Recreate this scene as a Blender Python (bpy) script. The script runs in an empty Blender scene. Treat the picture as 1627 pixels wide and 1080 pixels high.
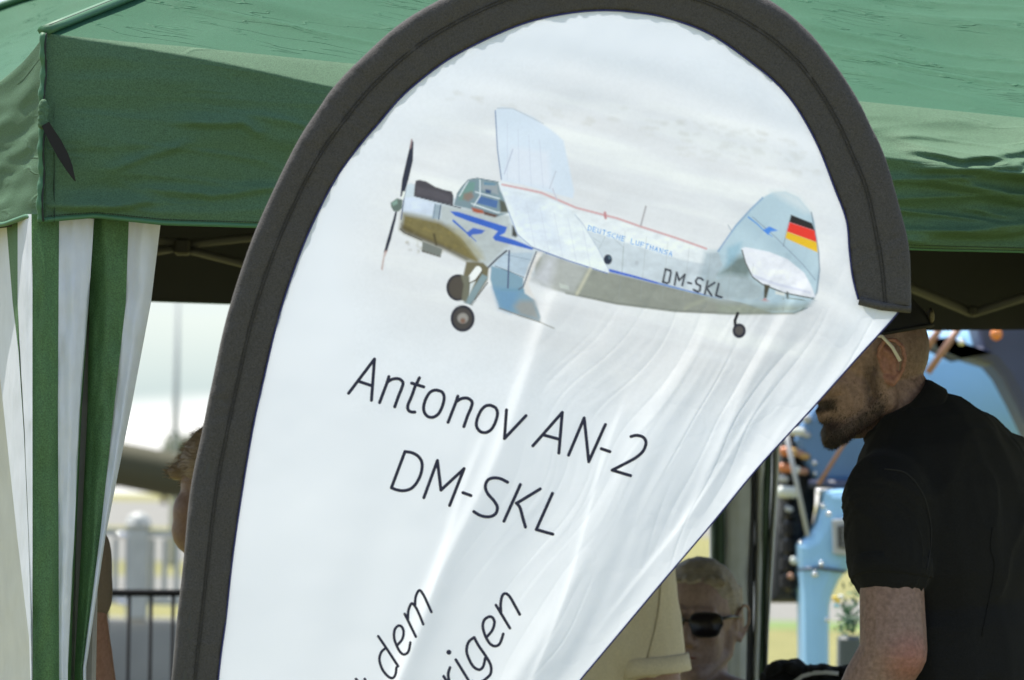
import bpy, math, random
import numpy as np
from mathutils import Vector, Matrix, noise
random.seed(7); np.random.seed(7)
sc = bpy.context.scene
COL = sc.collection
# ------------------------------------------------------------------ camera
FPX = 9500.0
CAMZ = 1.5
pitch = math.atan(250.0 / FPX); roll = math.radians(1.0)
Fw = Vector((0, math.cos(pitch), math.sin(pitch)))
R0 = Vector((1, 0, 0)); U0 = Vector((0, -math.sin(pitch), math.cos(pitch)))
Rt = math.cos(roll) * R0 + math.sin(roll) * U0
Up = -math.sin(roll) * R0 + math.cos(roll) * U0
CAMP = Vector((0, 0, CAMZ))
cam = bpy.data.cameras.new('camera'); camo = bpy.data.objects.new('camera', cam); COL.objects.link(camo)
camo.matrix_world = Matrix(((Rt.x, Up.x, -Fw.x, 0), (Rt.y, Up.y, -Fw.y, 0), (Rt.z, Up.z, -Fw.z, CAMZ), (0, 0, 0, 1)))
cam.sensor_width = 36; cam.lens = 36 * FPX / 1627.0; cam.clip_start = 0.1; cam.clip_end = 6000
cam.dof.use_dof = True; cam.dof.focus_distance = 8.1; cam.dof.aperture_fstop = 14.0
sc.camera = camo
sc.render.resolution_x = 1024; sc.render.resolution_y = 680
# ------------------------------------------------------------------ sky and sun
SUN = Vector((-0.26, 0.26, 0.92)).normalized()
w = bpy.data.worlds.new('World'); sc.world = w; w.use_nodes = True
nt = w.node_tree; nt.nodes.clear()
out = nt.nodes.new('ShaderNodeOutputWorld'); mixs = nt.nodes.new('ShaderNodeMixShader')
bg = nt.nodes.new('ShaderNodeBackground'); bg2 = nt.nodes.new('ShaderNodeBackground')
sky = nt.nodes.new('ShaderNodeTexSky'); sky.sky_type = 'NISHITA'; sky.sun_disc = False
sky.sun_elevation = math.asin(SUN.z); sky.sun_rotation = math.atan2(SUN.x, SUN.y) % (2 * math.pi)
sky.air_density = 1.0; sky.dust_density = 1.5
bg.inputs[1].default_value = 0.12
tc = nt.nodes.new('ShaderNodeTexCoord'); mp = nt.nodes.new('ShaderNodeMapping'); mp.inputs['Scale'].default_value = (1, 1, 4)
nz = nt.nodes.new('ShaderNodeTexNoise'); nz.inputs['Scale'].default_value = 3.0; nz.inputs['Detail'].default_value = 6
rp = nt.nodes.new('ShaderNodeValToRGB'); rp.color_ramp.elements[0].position = .46; rp.color_ramp.elements[1].position = .62
sp = nt.nodes.new('ShaderNodeSeparateXYZ'); er = nt.nodes.new('ShaderNodeMapRange')
er.inputs[1].default_value = 0.03; er.inputs[2].default_value = 0.16; er.inputs[3].default_value = 1; er.inputs[4].default_value = 0
mx = nt.nodes.new('ShaderNodeMath'); mx.operation = 'MAXIMUM'
L = nt.links.new
L(tc.outputs['Generated'], mp.inputs[0]); L(mp.outputs[0], nz.inputs[0]); L(nz.outputs[0], rp.inputs[0])
L(tc.outputs['Generated'], sp.inputs[0]); L(sp.outputs[2], er.inputs[0])
L(rp.outputs[0], mx.inputs[0]); L(er.outputs[0], mx.inputs[1])
# cloud brightness: bright strip low on the horizon, greyer bank above it
nz2 = nt.nodes.new('ShaderNodeTexNoise'); nz2.inputs['Scale'].default_value = 14.0; nz2.inputs['Detail'].default_value = 4
L(mp.outputs[0], nz2.inputs[0])
ad = nt.nodes.new('ShaderNodeMath'); ad.operation = 'MULTIPLY_ADD'; ad.inputs[1].default_value = 0.010
L(nz2.outputs[0], ad.inputs[0]); L(sp.outputs[2], ad.inputs[2])
cr = nt.nodes.new('ShaderNodeValToRGB')
mr = nt.nodes.new('ShaderNodeMapRange'); mr.inputs[1].default_value = 0.0; mr.inputs[2].default_value = 0.1
L(ad.outputs[0], mr.inputs[0]); L(mr.outputs[0], cr.inputs[0])
e = cr.color_ramp.elements; e[0].position = .0; e[0].color = (1, 1, .97, 1); e[1].position = 1; e[1].color = (.56, .66, .80, 1)
a = e.new(.165); a.color = (1.0, 1.0, .97, 1); a = e.new(.205); a.color = (.47, .55, .54, 1); a = e.new(.34); a.color = (.62, .68, .64, 1)
a = e.new(.5); a.color = (.58, .66, .72, 1)
L(cr.outputs[0], bg2.inputs[0]); bg2.inputs[1].default_value = 0.66
L(sky.outputs[0], bg.inputs[0]); L(mx.outputs[0], mixs.inputs[0]); L(bg.outputs[0], mixs.inputs[1]); L(bg2.outputs[0], mixs.inputs[2])
L(mixs.outputs[0], out.inputs[0])
sl = bpy.data.lights.new('sun', 'SUN'); sl.energy = 4.0; sl.angle = math.radians(.53); sl.color = (1, .95, .87)
so = bpy.data.objects.new('sun', sl); COL.objects.link(so); so.location = (0, 0, 20)
so.rotation_euler = SUN.to_track_quat('Z', 'Y').to_euler()
sc.view_settings.view_transform = 'Standard'; sc.view_settings.look = 'None'
sc.view_settings.gamma = 1; sc.view_settings.use_curve_mapping = False
sc.view_settings.exposure = 1.12
# ------------------------------------------------------------------ geometry helpers
def ray(px, py):
    return Fw + Rt * ((px - 813.5) / FPX) + Up * ((540 - py) / FPX)
def at(px, py, Y):
    r = ray(px, py); return CAMP + r * (Y / r.y)
def hit(px, py, P, N):
    r = ray(px, py); return CAMP + r * ((P - CAMP).dot(N) / r.dot(N))
def horizon_scale(Y): return Y / FPX          # metres per photo pixel at distance Y
def rloc(o):
    v = Vector((0, 0, 0))
    while o is not None: v = v + o.location; o = o.parent
    return v
def obj(name, verts, faces, mat, parent=None, smooth=True, mats=None, midx=None):
    me = bpy.data.meshes.new(name)
    off = rloc(parent) if parent else Vector((0, 0, 0))
    V = np.array([tuple(v) for v in verts], dtype=float) if not isinstance(verts, np.ndarray) else verts
    V = V - np.array(off)
    me.from_pydata(V.tolist(), [], [tuple(f) for f in faces]); me.update()
    if smooth: me.polygons.foreach_set('use_smooth', [True] * len(me.polygons))
    if mat: me.materials.append(mat)
    o = bpy.data.objects.new(name, me); COL.objects.link(o)
    if parent: o.parent = parent
    return o
def empty(name, loc, label=None, cat=None, group=None):
    o = bpy.data.objects.new(name, None); o.location = loc; o.empty_display_size = .1; COL.objects.link(o)
    if label: o['label'] = label
    if cat: o['category'] = cat
    if group: o['group'] = group
    return o
def tag(o, label=None, cat=None, group=None, kind=None):
    for k, v in (('label', label), ('category', cat), ('group', group), ('kind', kind)):
        if v: o[k] = v
    return o
def struct(o): o['kind'] = 'structure'; return o
def gridfaces(nr, nc, off=0, wrap=False):
    f = []
    for i in range(nr - 1):
        for j in range(nc - 1 if not wrap else nc):
            j2 = (j + 1) % nc
            f.append((off + i * nc + j, off + i * nc + j2, off + (i + 1) * nc + j2, off + (i + 1) * nc + j))
    return f
class MB:
    def __init__(s): s.v = []; s.f = []
    def add(s, v, f):
        n = len(s.v); s.v += [tuple(x) for x in v]; s.f += [tuple(i + n for i in q) for q in f]
    def box(s, c, d, R=None, bev=0.0):
        R = R or Matrix.Identity(3); c = Vector(c); dx, dy, dz = d[0] / 2, d[1] / 2, d[2] / 2
        if bev <= 0:
            v = [c + R @ Vector((x * dx, y * dy, z * dz)) for x in (-1, 1) for y in (-1, 1) for z in (-1, 1)]
            s.add(v, [(0, 1, 3, 2), (4, 6, 7, 5), (0, 4, 5, 1), (2, 3, 7, 6), (0, 2, 6, 4), (1, 5, 7, 3)])
        else:
            b = bev; prof = [(-dx + b, -dy), (dx - b, -dy), (dx, -dy + b), (dx, dy - b), (dx - b, dy), (-dx + b, dy), (-dx, dy - b), (-dx, -dy + b)]
            v = [];
            for z, k in ((-dz, 1 - b / max(dx, dy)), (-dz + b, 1), (dz - b, 1), (dz, 1 - b / max(dx, dy))):
                v += [c + R @ Vector((x * k, y * k, z)) for x, y in prof]
            s.add(v, gridfaces(4, 8, wrap=True) + [tuple(range(7, -1, -1)), tuple(range(24, 32))])
    def tube(s, pts, r, n=10, cap=True, flat=1.0):
        pts = [Vector(p) for p in pts]; rr = r if isinstance(r, (list, tuple)) else [r] * len(pts)
        v = []; ref = None
        for i, p in enumerate(pts):
            t = (pts[min(i + 1, len(pts) - 1)] - pts[max(i - 1, 0)]).normalized()
            if ref is None: ref = Vector((0, 0, 1)) if abs(t.z) < .9 else Vector((1, 0, 0))
            a = t.cross(ref).normalized(); b = a.cross(t).normalized(); ref = b
            for k in range(n):
                an = 2 * math.pi * k / n; v.append(p + (a * math.cos(an) * flat + b * math.sin(an)) * rr[i])
        f = gridfaces(len(pts), n, wrap=True)
        if cap: f += [tuple(range(n - 1, -1, -1)), tuple(range((len(pts) - 1) * n, len(pts) * n))]
        s.add(v, f)
    def ell(s, c, r, R=None, n=16, m=10):
        R = R or Matrix.Identity(3); c = Vector(c); v = []
        for i in range(m + 1):
            th = math.pi * (i + .0) / m; th = min(max(th, .02), math.pi - .02)
            for j in range(n):
                ph = 2 * math.pi * j / n
                v.append(c + R @ Vector((r[0] * math.sin(th) * math.cos(ph), r[1] * math.sin(th) * math.sin(ph), -r[2] * math.cos(th))))
        s.add(v, gridfaces(m + 1, n, wrap=True) + [tuple(range(n - 1, -1, -1)), tuple(range(m * n, m * n + n))])
    def cap(s, p0, r0, p1, r1, n=16):
        p0 = Vector(p0); p1 = Vector(p1); d = p1 - p0
        if d.length < 1e-5: d = Vector((0, 0, 1e-4))
        t = d.normalized(); q = t.to_track_quat('Z', 'Y').to_matrix(); v = []
        for i in range(6):
            th = -math.pi / 2 + (math.pi / 2) * i / 5 * .999 + .0015 if i == 0 else -math.pi / 2 + math.pi / 2 * i / 5
            for j in range(n):
                ph = 2 * math.pi * j / n; v.append(p0 + q @ Vector((r0 * math.cos(th + (.03 if i == 0 else 0)) * math.cos(ph), r0 * math.cos(th + (.03 if i == 0 else 0)) * math.sin(ph), r0 * math.sin(th))))
        for i in range(6):
            th = math.pi / 2 * i / 5
            for j in range(n):
                ph = 2 * math.pi * j / n; c_ = math.cos(th - (.03 if i == 5 else 0)); v.append(p1 + q @ Vector((r1 * c_ * math.cos(ph), r1 * c_ * math.sin(ph), r1 * math.sin(th))))
        s.add(v, gridfaces(12, n, wrap=True) + [tuple(range(n - 1, -1, -1)), tuple(range(11 * n, 12 * n))])
    def build(s, name, mat, parent=None, smooth=True): return obj(name, s.v, s.f, mat, parent, smooth)
def autosmooth(o, ang=35):
    me = o.data; me.update()
    try: me.set_sharp_from_angle(angle=math.radians(ang))
    except Exception: pass
    return o
def remesh(mb, name, mat, parent, voxel, smooth=4, disp=None):
    me = bpy.data.meshes.new('tmp'); me.from_pydata([tuple(v) for v in mb.v], [], mb.f); me.update()
    t = bpy.data.objects.new('tmp', me); COL.objects.link(t)
    m = t.modifiers.new('r', 'REMESH'); m.mode = 'VOXEL'; m.voxel_size = voxel
    if smooth:
        s = t.modifiers.new('s', 'SMOOTH'); s.iterations = smooth; s.factor = .5
    dg = bpy.context.evaluated_depsgraph_get(); ev = t.evaluated_get(dg); m2 = bpy.data.meshes.new_from_object(ev)
    n = len(m2.vertices); co = np.empty(n * 3); m2.vertices.foreach_get('co', co); co = co.reshape(-1, 3)
    if disp is not None:
        no = np.empty(n * 3); m2.vertices.foreach_get('normal', no); no = no.reshape(-1, 3)
        co = disp(co, no)
    off = np.array(rloc(parent)) if parent else 0
    m2.vertices.foreach_set('co', (co - off).ravel()); m2.update()
    m2.polygons.foreach_set('use_smooth', [True] * len(m2.polygons))
    m2.materials.clear(); m2.materials.append(mat); m2.name = name
    bpy.data.objects.remove(t); bpy.data.meshes.remove(me)
    o = bpy.data.objects.new(name, m2); COL.objects.link(o)
    if parent: o.parent = parent
    return o
def fbm(P, sc_=1.0, seed=0.0, oct_=3):
    o = np.empty(len(P))
    for i, p in enumerate(P): o[i] = noise.fractal(Vector((p[0] * sc_ + seed, p[1] * sc_, p[2] * sc_)), 1.0, 2.0, oct_)
    return o
# fast value noise in numpy (2-D)
_NT = {}
def vnoise(x, y, seed=0):
    if seed not in _NT: _NT[seed] = np.random.RandomState(seed).rand(256, 256)
    T = _NT[seed]
    xi = np.floor(x).astype(int); yi = np.floor(y).astype(int); fx = x - xi; fy = y - yi
    fx = fx * fx * (3 - 2 * fx); fy = fy * fy * (3 - 2 * fy)
    a = T[xi % 256, yi % 256]; b = T[(xi + 1) % 256, yi % 256]; c = T[xi % 256, (yi + 1) % 256]; d = T[(xi + 1) % 256, (yi + 1) % 256]
    return (a * (1 - fx) + b * fx) * (1 - fy) + (c * (1 - fx) + d * fx) * fy - .5
def fnoise(x, y, seed=0, o=4):
    r = 0; amp = 1
    for i in range(o): r = r + amp * vnoise(x * 2 ** i + 17 * i, y * 2 ** i + 31 * i, seed + i); amp *= .5
    return r
# ------------------------------------------------------------------ materials
def mat(name, col, rough=.6, metal=0.0, var=.0, vscale=20, bump=.0, bscale=200, bdist=.001, trans=0.0, spec=.5, sheen=0.0, vcol2=None, stretch=None, alpha_col=None, coat=0, trcol=None):
    m = bpy.data.materials.new(name); m.use_nodes = True; n = m.node_tree; b = n.nodes['Principled BSDF']; o = n.nodes['Material Output']
    b.inputs['Base Color'].default_value = (*col, 1); b.inputs['Roughness'].default_value = rough; b.inputs['Metallic'].default_value = metal
    b.inputs['Specular IOR Level'].default_value = spec
    if sheen: b.inputs['Sheen Weight'].default_value = sheen; b.inputs['Sheen Roughness'].default_value = .4
    if coat: b.inputs['Coat Weight'].default_value = coat
    tc = n.nodes.new('ShaderNodeTexCoord'); src = tc.outputs['Object']
    if stretch:
        mp = n.nodes.new('ShaderNodeMapping'); mp.inputs['Scale'].default_value = stretch; n.links.new(src, mp.inputs[0]); src = mp.outputs[0]
    colsock = None
    if var or vcol2:
        nz = n.nodes.new('ShaderNodeTexNoise'); nz.inputs['Scale'].default_value = vscale; nz.inputs['Detail'].default_value = 5; n.links.new(src, nz.inputs[0])
        r = n.nodes.new('ShaderNodeValToRGB'); r.color_ramp.elements[0].position = .3; r.color_ramp.elements[1].position = .7
        c2 = vcol2 or tuple(min(1, c * (1 + var)) for c in col); c1 = col if vcol2 else tuple(c * (1 - var) for c in col)
        r.color_ramp.elements[0].color = (*c1, 1); r.color_ramp.elements[1].color = (*c2, 1)
        n.links.new(nz.outputs[0], r.inputs[0]); n.links.new(r.outputs[0], b.inputs['Base Color']); colsock = r.outputs[0]
    if bump:
        nb = n.nodes.new('ShaderNodeTexNoise'); nb.inputs['Scale'].default_value = bscale; nb.inputs['Detail'].default_value = 3; n.links.new(src, nb.inputs[0])
        bp = n.nodes.new('ShaderNodeBump'); bp.inputs['Strength'].default_value = bump; bp.inputs['Distance'].default_value = bdist
        n.links.new(nb.outputs[0], bp.inputs['Height']); n.links.new(bp.outputs[0], b.inputs['Normal'])
    if trans:
        t = n.nodes.new('ShaderNodeBsdfTranslucent'); ms = n.nodes.new('ShaderNodeMixShader'); ms.inputs[0].default_value = trans
        t.inputs[0].default_value = (*(trcol or col), 1)
        if colsock and not trcol: n.links.new(colsock, t.inputs[0])
        n.links.new(b.outputs[0], ms.inputs[1]); n.links.new(t.outputs[0], ms.inputs[2]); n.links.new(ms.outputs[0], o.inputs[0])
    return m
def fabric_crease(m, scale=(6, 6, 30), strength=.5, dist=.004, ns=3.0, rot=(0, 0.1, 0), thin=.04):
    """thin ridge creases added on top of the weave bump"""
    n = m.node_tree; b = n.nodes['Principled BSDF']; tc = n.nodes.new('ShaderNodeTexCoord'); mp = n.nodes.new('ShaderNodeMapping')
    mp.inputs['Scale'].default_value = scale; mp.inputs['Rotation'].default_value = rot
    nz = n.nodes.new('ShaderNodeTexNoise'); nz.inputs['Scale'].default_value = ns; nz.inputs['Detail'].default_value = 2.5; nz.inputs['Distortion'].default_value = .2
    r = n.nodes.new('ShaderNodeValToRGB'); e = r.color_ramp.elements; e[0].position = .5 - thin; e[0].color = (0, 0, 0, 1); e[1].position = .5 + thin; e[1].color = (0, 0, 0, 1); k = e.new(.5); k.color = (1, 1, 1, 1)
    nm = n.nodes.new('ShaderNodeTexNoise'); nm.inputs['Scale'].default_value = 7; nm.inputs['Detail'].default_value = 2
    rm = n.nodes.new('ShaderNodeValToRGB'); rm.color_ramp.elements[0].position = .48; rm.color_ramp.elements[1].position = .62
    mu = n.nodes.new('ShaderNodeMath'); mu.operation = 'MULTIPLY'
    bp = n.nodes.new('ShaderNodeBump'); bp.inputs['Strength'].default_value = strength; bp.inputs['Distance'].default_value = dist
    k = n.links.new; k(tc.outputs['Object'], mp.inputs[0]); k(mp.outputs[0], nz.inputs[0]); k(nz.outputs[0], r.inputs[0])
    k(tc.outputs['Object'], nm.inputs[0]); k(nm.outputs[0], rm.inputs[0]); k(r.outputs[0], mu.inputs[0]); k(rm.outputs[0], mu.inputs[1]); k(mu.outputs[0], bp.inputs['Height'])
    old = b.inputs['Normal'].links
    if old: k(old[0].from_socket, bp.inputs['Normal'])
    k(bp.outputs[0], b.inputs['Normal'])
    return m
M = {}
M['roof'] = fabric_crease(mat('roof green polyester', (.021, .088, .042), .7, var=.16, vscale=400, bump=.7, bscale=900, bdist=.0006, spec=.18), (1.6, 13, 13), .8, .003, 3.0, (0, 0, .16), .022)
M['valance'] = fabric_crease(mat('valance green polyester', (.064, .126, .068), .74, var=.28, vscale=520, bump=.8, bscale=900, bdist=.0007, spec=.22), (1.5, 1.5, 7), .35, .003, 3.0, (0, .1, 0), .03)
M['trim'] = mat('green binding', (.04, .13, .06), .6, bump=.6, bscale=500, bdist=.0008)
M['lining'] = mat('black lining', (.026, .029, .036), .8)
M['darksteel'] = mat('dark grey truss', (.07, .072, .078), .5)
M['thread'] = mat('dark thread', (.012, .018, .014), .8)
M['steel'] = mat('grey painted steel', (.20, .19, .175), .45, metal=.0, var=.1, vscale=30)
M['joint'] = mat('black plastic joint', (.015, .015, .015), .5)
M['cgreen'] = mat('curtain green stripe', (.080, .175, .070), .75, var=.34, vscale=500, bump=.7, bscale=800, bdist=.0006, trans=.25)
M['cwhite'] = fabric_crease(mat('curtain white stripe', (.78, .82, .90), .7, var=.03, vscale=40, bump=.4, bscale=300, bdist=.0006, trans=.38), (5, 5, 1.5), .3, .003, 2.5, (0, .3, 0), .06)
M['white_shaded'] = mat('shaded white rear curtain', (.42, .46, .50), .8, var=.06, vscale=30); M['green_shaded'] = mat('shaded green rear curtain', (.020, .045, .024), .8, var=.2, vscale=200)  # same striped cloth, its colours darkened to paint the shade inside the gazebo
M['cbeige'] = fabric_crease(mat('pale side wall sheet', (.68, .68, .62), .75, var=.05, vscale=20, bump=.5, bscale=60, bdist=.002, trans=.3), (3, 3, 3), .25, .004, 2.5, (0, .9, 0), .12)
M['sleeve'] = mat('black flag sleeve', (.068, .064, .062), .9, var=.30, vscale=620, bump=1.0, bscale=620, bdist=.0011, sheen=.05, spec=.2)
M['seam'] = mat('sleeve stitching', (.022, .020, .018), .8)
M['navy'] = mat('navy lens fringe', (.02, .025, .13), .7)  # for the lens colour fringe at the cloth edges
M['ink'] = mat('navy black ink', (.012, .013, .045), .55)
M['pole'] = mat('fibreglass pole', (.03, .03, .03), .4)
M['strap'] = mat('black strap', (.006, .006, .006), .8)
def clothmat():
    m = mat('white flag polyester', (.8, .8, .8), .45, spec=.45, sheen=.1); n = m.node_tree; b = n.nodes['Principled BSDF']
    at_ = n.nodes.new('ShaderNodeAttribute'); at_.attribute_name = 'print'; n.links.new(at_.outputs[0], b.inputs['Base Color'])
    t = n.nodes.new('ShaderNodeBsdfTranslucent'); n.links.new(at_.outputs[0], t.inputs[0]); ms = n.nodes.new('ShaderNodeMixShader'); ms.inputs[0].default_value = .46
    tcn = n.nodes.new('ShaderNodeTexCoord'); nb = n.nodes.new('ShaderNodeTexNoise'); nb.inputs['Scale'].default_value = 1500; nb.inputs['Detail'].default_value = 2
    bp = n.nodes.new('ShaderNodeBump'); bp.inputs['Strength'].default_value = .15; bp.inputs['Distance'].default_value = .0004
    n.links.new(tcn.outputs['Object'], nb.inputs[0]); n.links.new(nb.outputs[0], bp.inputs['Height']); n.links.new(bp.outputs[0], b.inputs['Normal'])
    n.links.new(b.outputs[0], ms.inputs[1]); n.links.new(t.outputs[0], ms.inputs[2]); n.links.new(ms.outputs[0], n.nodes['Material Output'].inputs[0])
    return m
M['cloth'] = clothmat()
# ------------------------------------------------------------------ ground
def sheet(name, x0, x1, y0, y1, z, m):
    return struct(obj(name, [(x0, y0, z), (x1, y0, z), (x1, y1, z), (x0, y1, z)], [(0, 1, 2, 3)], m, smooth=False))
M['grass'] = mat('dry airfield grass', (.13, .13, .035), .95, vcol2=(.24, .22, .07), vscale=1.3, bump=.8, bscale=30, bdist=.03)
M['grass2'] = mat('mown green grass', (.09, .15, .03), .95, vcol2=(.15, .21, .05), vscale=2.5)
M['tarmac'] = mat('pale apron', (.165, .160, .138), .9, var=.15, vscale=.8)
sheet('ground', -1500, 1500, -60, 3000, 0, M['grass'])
sheet('apron', -70, -1.4, 22, 71, .004, M['tarmac'])
sheet('taxiway', -90, -1.4, 80, 106, .004, M['tarmac'])
sheet('runway', -200, -1.4, 128, 226, .004, M['tarmac'])
sheet('far_runway', -400, 200, 250, 900, .004, M['tarmac'])
sheet('taxiway', .2, 90, 75.5, 92, .004, M['tarmac'])
sheet('grass_strip', .2, 60, 70.5, 75.5, .004, M['grass2'])
# ------------------------------------------------------------------ gazebo
YAW = math.radians(20)
T = Vector((math.cos(YAW), math.sin(YAW), 0)); N = Vector((math.sin(YAW), -math.cos(YAW), 0)); S = -N
O = at(66, 352, 8.0)
def fs(px, py):
    p = hit(px, py, O, N); return (p - O).dot(T), p.z
eave = [fs(*q) for q in ((74, 53), (200, 66), (300, 74), (540, 99), (1000, 134), (1370, 161), (1627, 187))]
bot = [fs(*q) for q in ((66, 352), (150, 345), (255, 357), (400, 362), (800, 378), (1449, 402), (1627, 406))]
W3 = 3.0
def prof(tab, s):
    s = min(s, W3 - s) if s > W3 / 2 else s
    xs = [a for a, b in tab]; zs = [b for a, b in tab]
    return float(np.interp(s, xs, zs))
fold_tab = ([0, .12, .25, .42, .8, 1.1, 1.3, 1.5], [.0, .03, .09, .19, .33, .40, .44, .46])
APEX = O + T * 1.5 + S * 1.5; APEX.z = CAMZ + 1.20
gz = empty('gazebo', Vector((O.x, O.y, 0)), 'dark green pop-up gazebo roof with wrinkled valance behind the flag', 'gazebo')
def sidebase(k):
    # corner, direction along side, outward normal for sides 0 front, 1 right, 2 rear, 3 left
    c0 = Vector((O.x, O.y, 0)); cs = [c0, c0 + T * W3, c0 + T * W3 + S * W3, c0 + S * W3]
    ds = [T, S, -T, -S]; ns = [N, T, S, -T]
    return cs[k], ds[k], ns[k]
def zeave(k, s):
    z = prof(eave, s)
    if k == 3: z -= .055 * (1 - math.exp(-(W3 - s) / .18)) * min(1, s / .3)
    return z
LEDGES = [([(1395, 247), (1450, 262), (1500, 256), (1560, 248), (1600, 232), (1650, 226)], .020), ([(1500, 268), (1530, 272), (1560, 262), (1590, 258), (1640, 262), (1700, 258)], .014), ([(1400, 276), (1470, 279), (1540, 286), (1600, 291), (1680, 286)], .024),
          ([(1410, 296), (1460, 304), (1510, 312), (1530, 316)], .016), ([(1480, 338), (1530, 350), (1545, 350)], .010), ([(1430, 372), (1500, 378), (1550, 374), (1600, 362), (1700, 352)], .016), ([(1535, 325), (1560, 322), (1570, 330)], .010),
          ([(1380, 222), (1420, 220), (1480, 223)], .006), ([(1485, 190), (1515, 194)], .005), ([(290, 196), (330, 198), (372, 199), (392, 212)], .009), ([(400, 185), (430, 192), (500, 214), (560, 236)], .004), ([(60, 322), (110, 330), (180, 329), (230, 322)], .012), ([(230, 300), (330, 312), (420, 300)], .007), ([(180, 268), (240, 245), (290, 230)], .006),
          ([(640, 200), (760, 215), (900, 205)], .016), ([(800, 280), (1000, 300), (1250, 290)], .02)]
LEDGES = [([fs(*q) for q in L_], a_) for L_, a_ in LEDGES]
def ledge(s, z):
    r = 0
    for tab, A_ in LEDGES:
        s0, s1 = tab[0][0], tab[-1][0]
        if s < s0 - .03 or s > s1 + .03: continue
        zc = np.interp(s, [q[0] for q in tab], [q[1] for q in tab]) + .002 * noise.noise(Vector((s * 40, zz_(A_), 1)))
        e = max(0, min(1, (s - s0 + .03) / .05, (s1 + .03 - s) / .05)); e = e * e * (3 - 2 * e); d = z - zc
        if d >= 0: f = max(0, 1 - d / (A_ * 2.0)) ** 1.3
        else: f = max(0, 1 + d / .008) ** 1.2
        r += A_ * 1.15 * e * f
    return r
def zz_(a): return a * 1000
def valpt(k, s, t, detail=True):
    c, d, n = sidebase(k)
    ze = zeave(k, s); zb = prof(bot, s)
    ft = float(np.interp(min(s, W3 - s), *fold_tab)); omax = .155 * ft / .46
    if k in (1, 2, 3): ft *= .35; omax *= .2
    if t < ft: o = omax * (t / max(ft, 1e-4)) ** .9
    else: o = omax - (omax * .25 + .006) * ((t - ft) / (1 - ft))
    p = c + d * s; p = Vector((p.x, p.y, ze + (zb - ze) * t)) + n * o
    if detail:
        e_ = min(1, s / .05, (W3 - s) / .05)
        q = noise.fractal(Vector((s * 2.2, t * 2.6, k * 9.1)), 1, 2, 3) * .010
        cz = 1 - abs(noise.noise(Vector((s * 2.1 + 5, t * 3.4 + s * .6, k * 7.7 + .3)))) * 2.6
        amt = np.interp(s, [0, .5, .8, 1.3, 3], [.2, .35, .6, 1, 1]) if k == 0 else .25
        q += max(0, cz) ** 2 * .018 * amt * np.interp(t, [0, .15, .5, .95, 1], [0, .25, 1, .8, .3])
        c2 = 1 - abs(noise.noise(Vector((s * 4.3 - 3, t * 7.4 - s * 2.5, k * 3.7 + 4.3)))) * 3.2
        q += max(0, c2) ** 2 * .010 * amt * np.interp(t, [0, .15, .5, .95, 1], [.0, .3, 1, .8, .3])
        if k == 0: q += ledge(s, ze + (zb - ze) * t)
        p += n * q * e_ * min(1, t * 9)
    return p
for k in range(4):
    ns_, ntt = (560, 96) if k == 0 else (200, 36)
    V = [valpt(k, W3 * i / (ns_ - 1), j / (ntt - 1)) for j in range(ntt) for i in range(ns_)]
    obj('valance', V, gridfaces(ntt, ns_), M['valance'], gz)
    c, d, n = sidebase(k)
    V = [Vector(v) - n * .012 for v in [valpt(k, W3 * i / 99, j / 11, False) for j in range(12) for i in range(100)]]
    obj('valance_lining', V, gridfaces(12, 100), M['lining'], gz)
    # hem binding and stitch rows
    hem = MB(); hem.tube([valpt(k, W3 * i / 300, 1.0) + Vector((0, 0, .002)) for i in range(301)], .0035, 6); hem.build('hem', M['trim'], gz)
    if k in (0, 3):
        st = MB()
        smax = 430 if k == 0 else 0
        for i in range(smax):
            s0 = .01 + i * .0036
            if s0 > 1.6: break
            for tt in (.972, .99):
                a_ = valpt(0, s0, tt); b_ = valpt(0, s0 + .0020, tt); a_ += N * .0006; b_ += N * .0006
                st.tube([a_, b_], .0006, 4)
        if st.v: tag(st.build('hem_stitching', M['thread'], gz), kind='stuff')
def roofpt(k, s, q, detail=True):
    c, d, n = sidebase(k); p = c + d * s; p = Vector((p.x, p.y, zeave(k, s))); r = p.lerp(APEX, q)
    sag = math.sin(math.pi * min(1, q)) * .035 * math.sin(math.pi * s / W3); r.z -= sag
    if detail:
        e_ = min(1, q * 12) * min(1, s / .08, (W3 - s) / .08)
        X = (s - 1.5) * (1 - q); Yq = q * 1.6
        z = noise.fractal(Vector((X * 2.0, Yq * 3, k * 5)), 1, 2, 3) * .012
        cz = 1 - abs(noise.noise(Vector((X * 2.2 + Yq * 4, Yq * 9 + X * 2.0, k * 4.4)))) * 4
        z += max(0, cz) ** 2 * .004
        r.z += z * e_
    return r
for k in range(4):
    ns_, nq = (420, 170) if k in (0,) else ((200, 90) if k == 3 else (60, 20))
    qs = [(j / (nq - 1)) ** 1.6 * .995 for j in range(nq)]
    V = [roofpt(k, W3 * i / (ns_ - 1), q) for q in qs for i in range(ns_)]
    obj('roof_panel', V, gridfaces(nq, ns_), M['roof'], gz)
    V = [roofpt(k, W3 * i / 29, j / 11 * .995, False) - Vector((0, 0, .025)) for j in range(12) for i in range(30)]
    obj('roof_lining', V, gridfaces(12, 30), M['lining'], gz)
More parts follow.
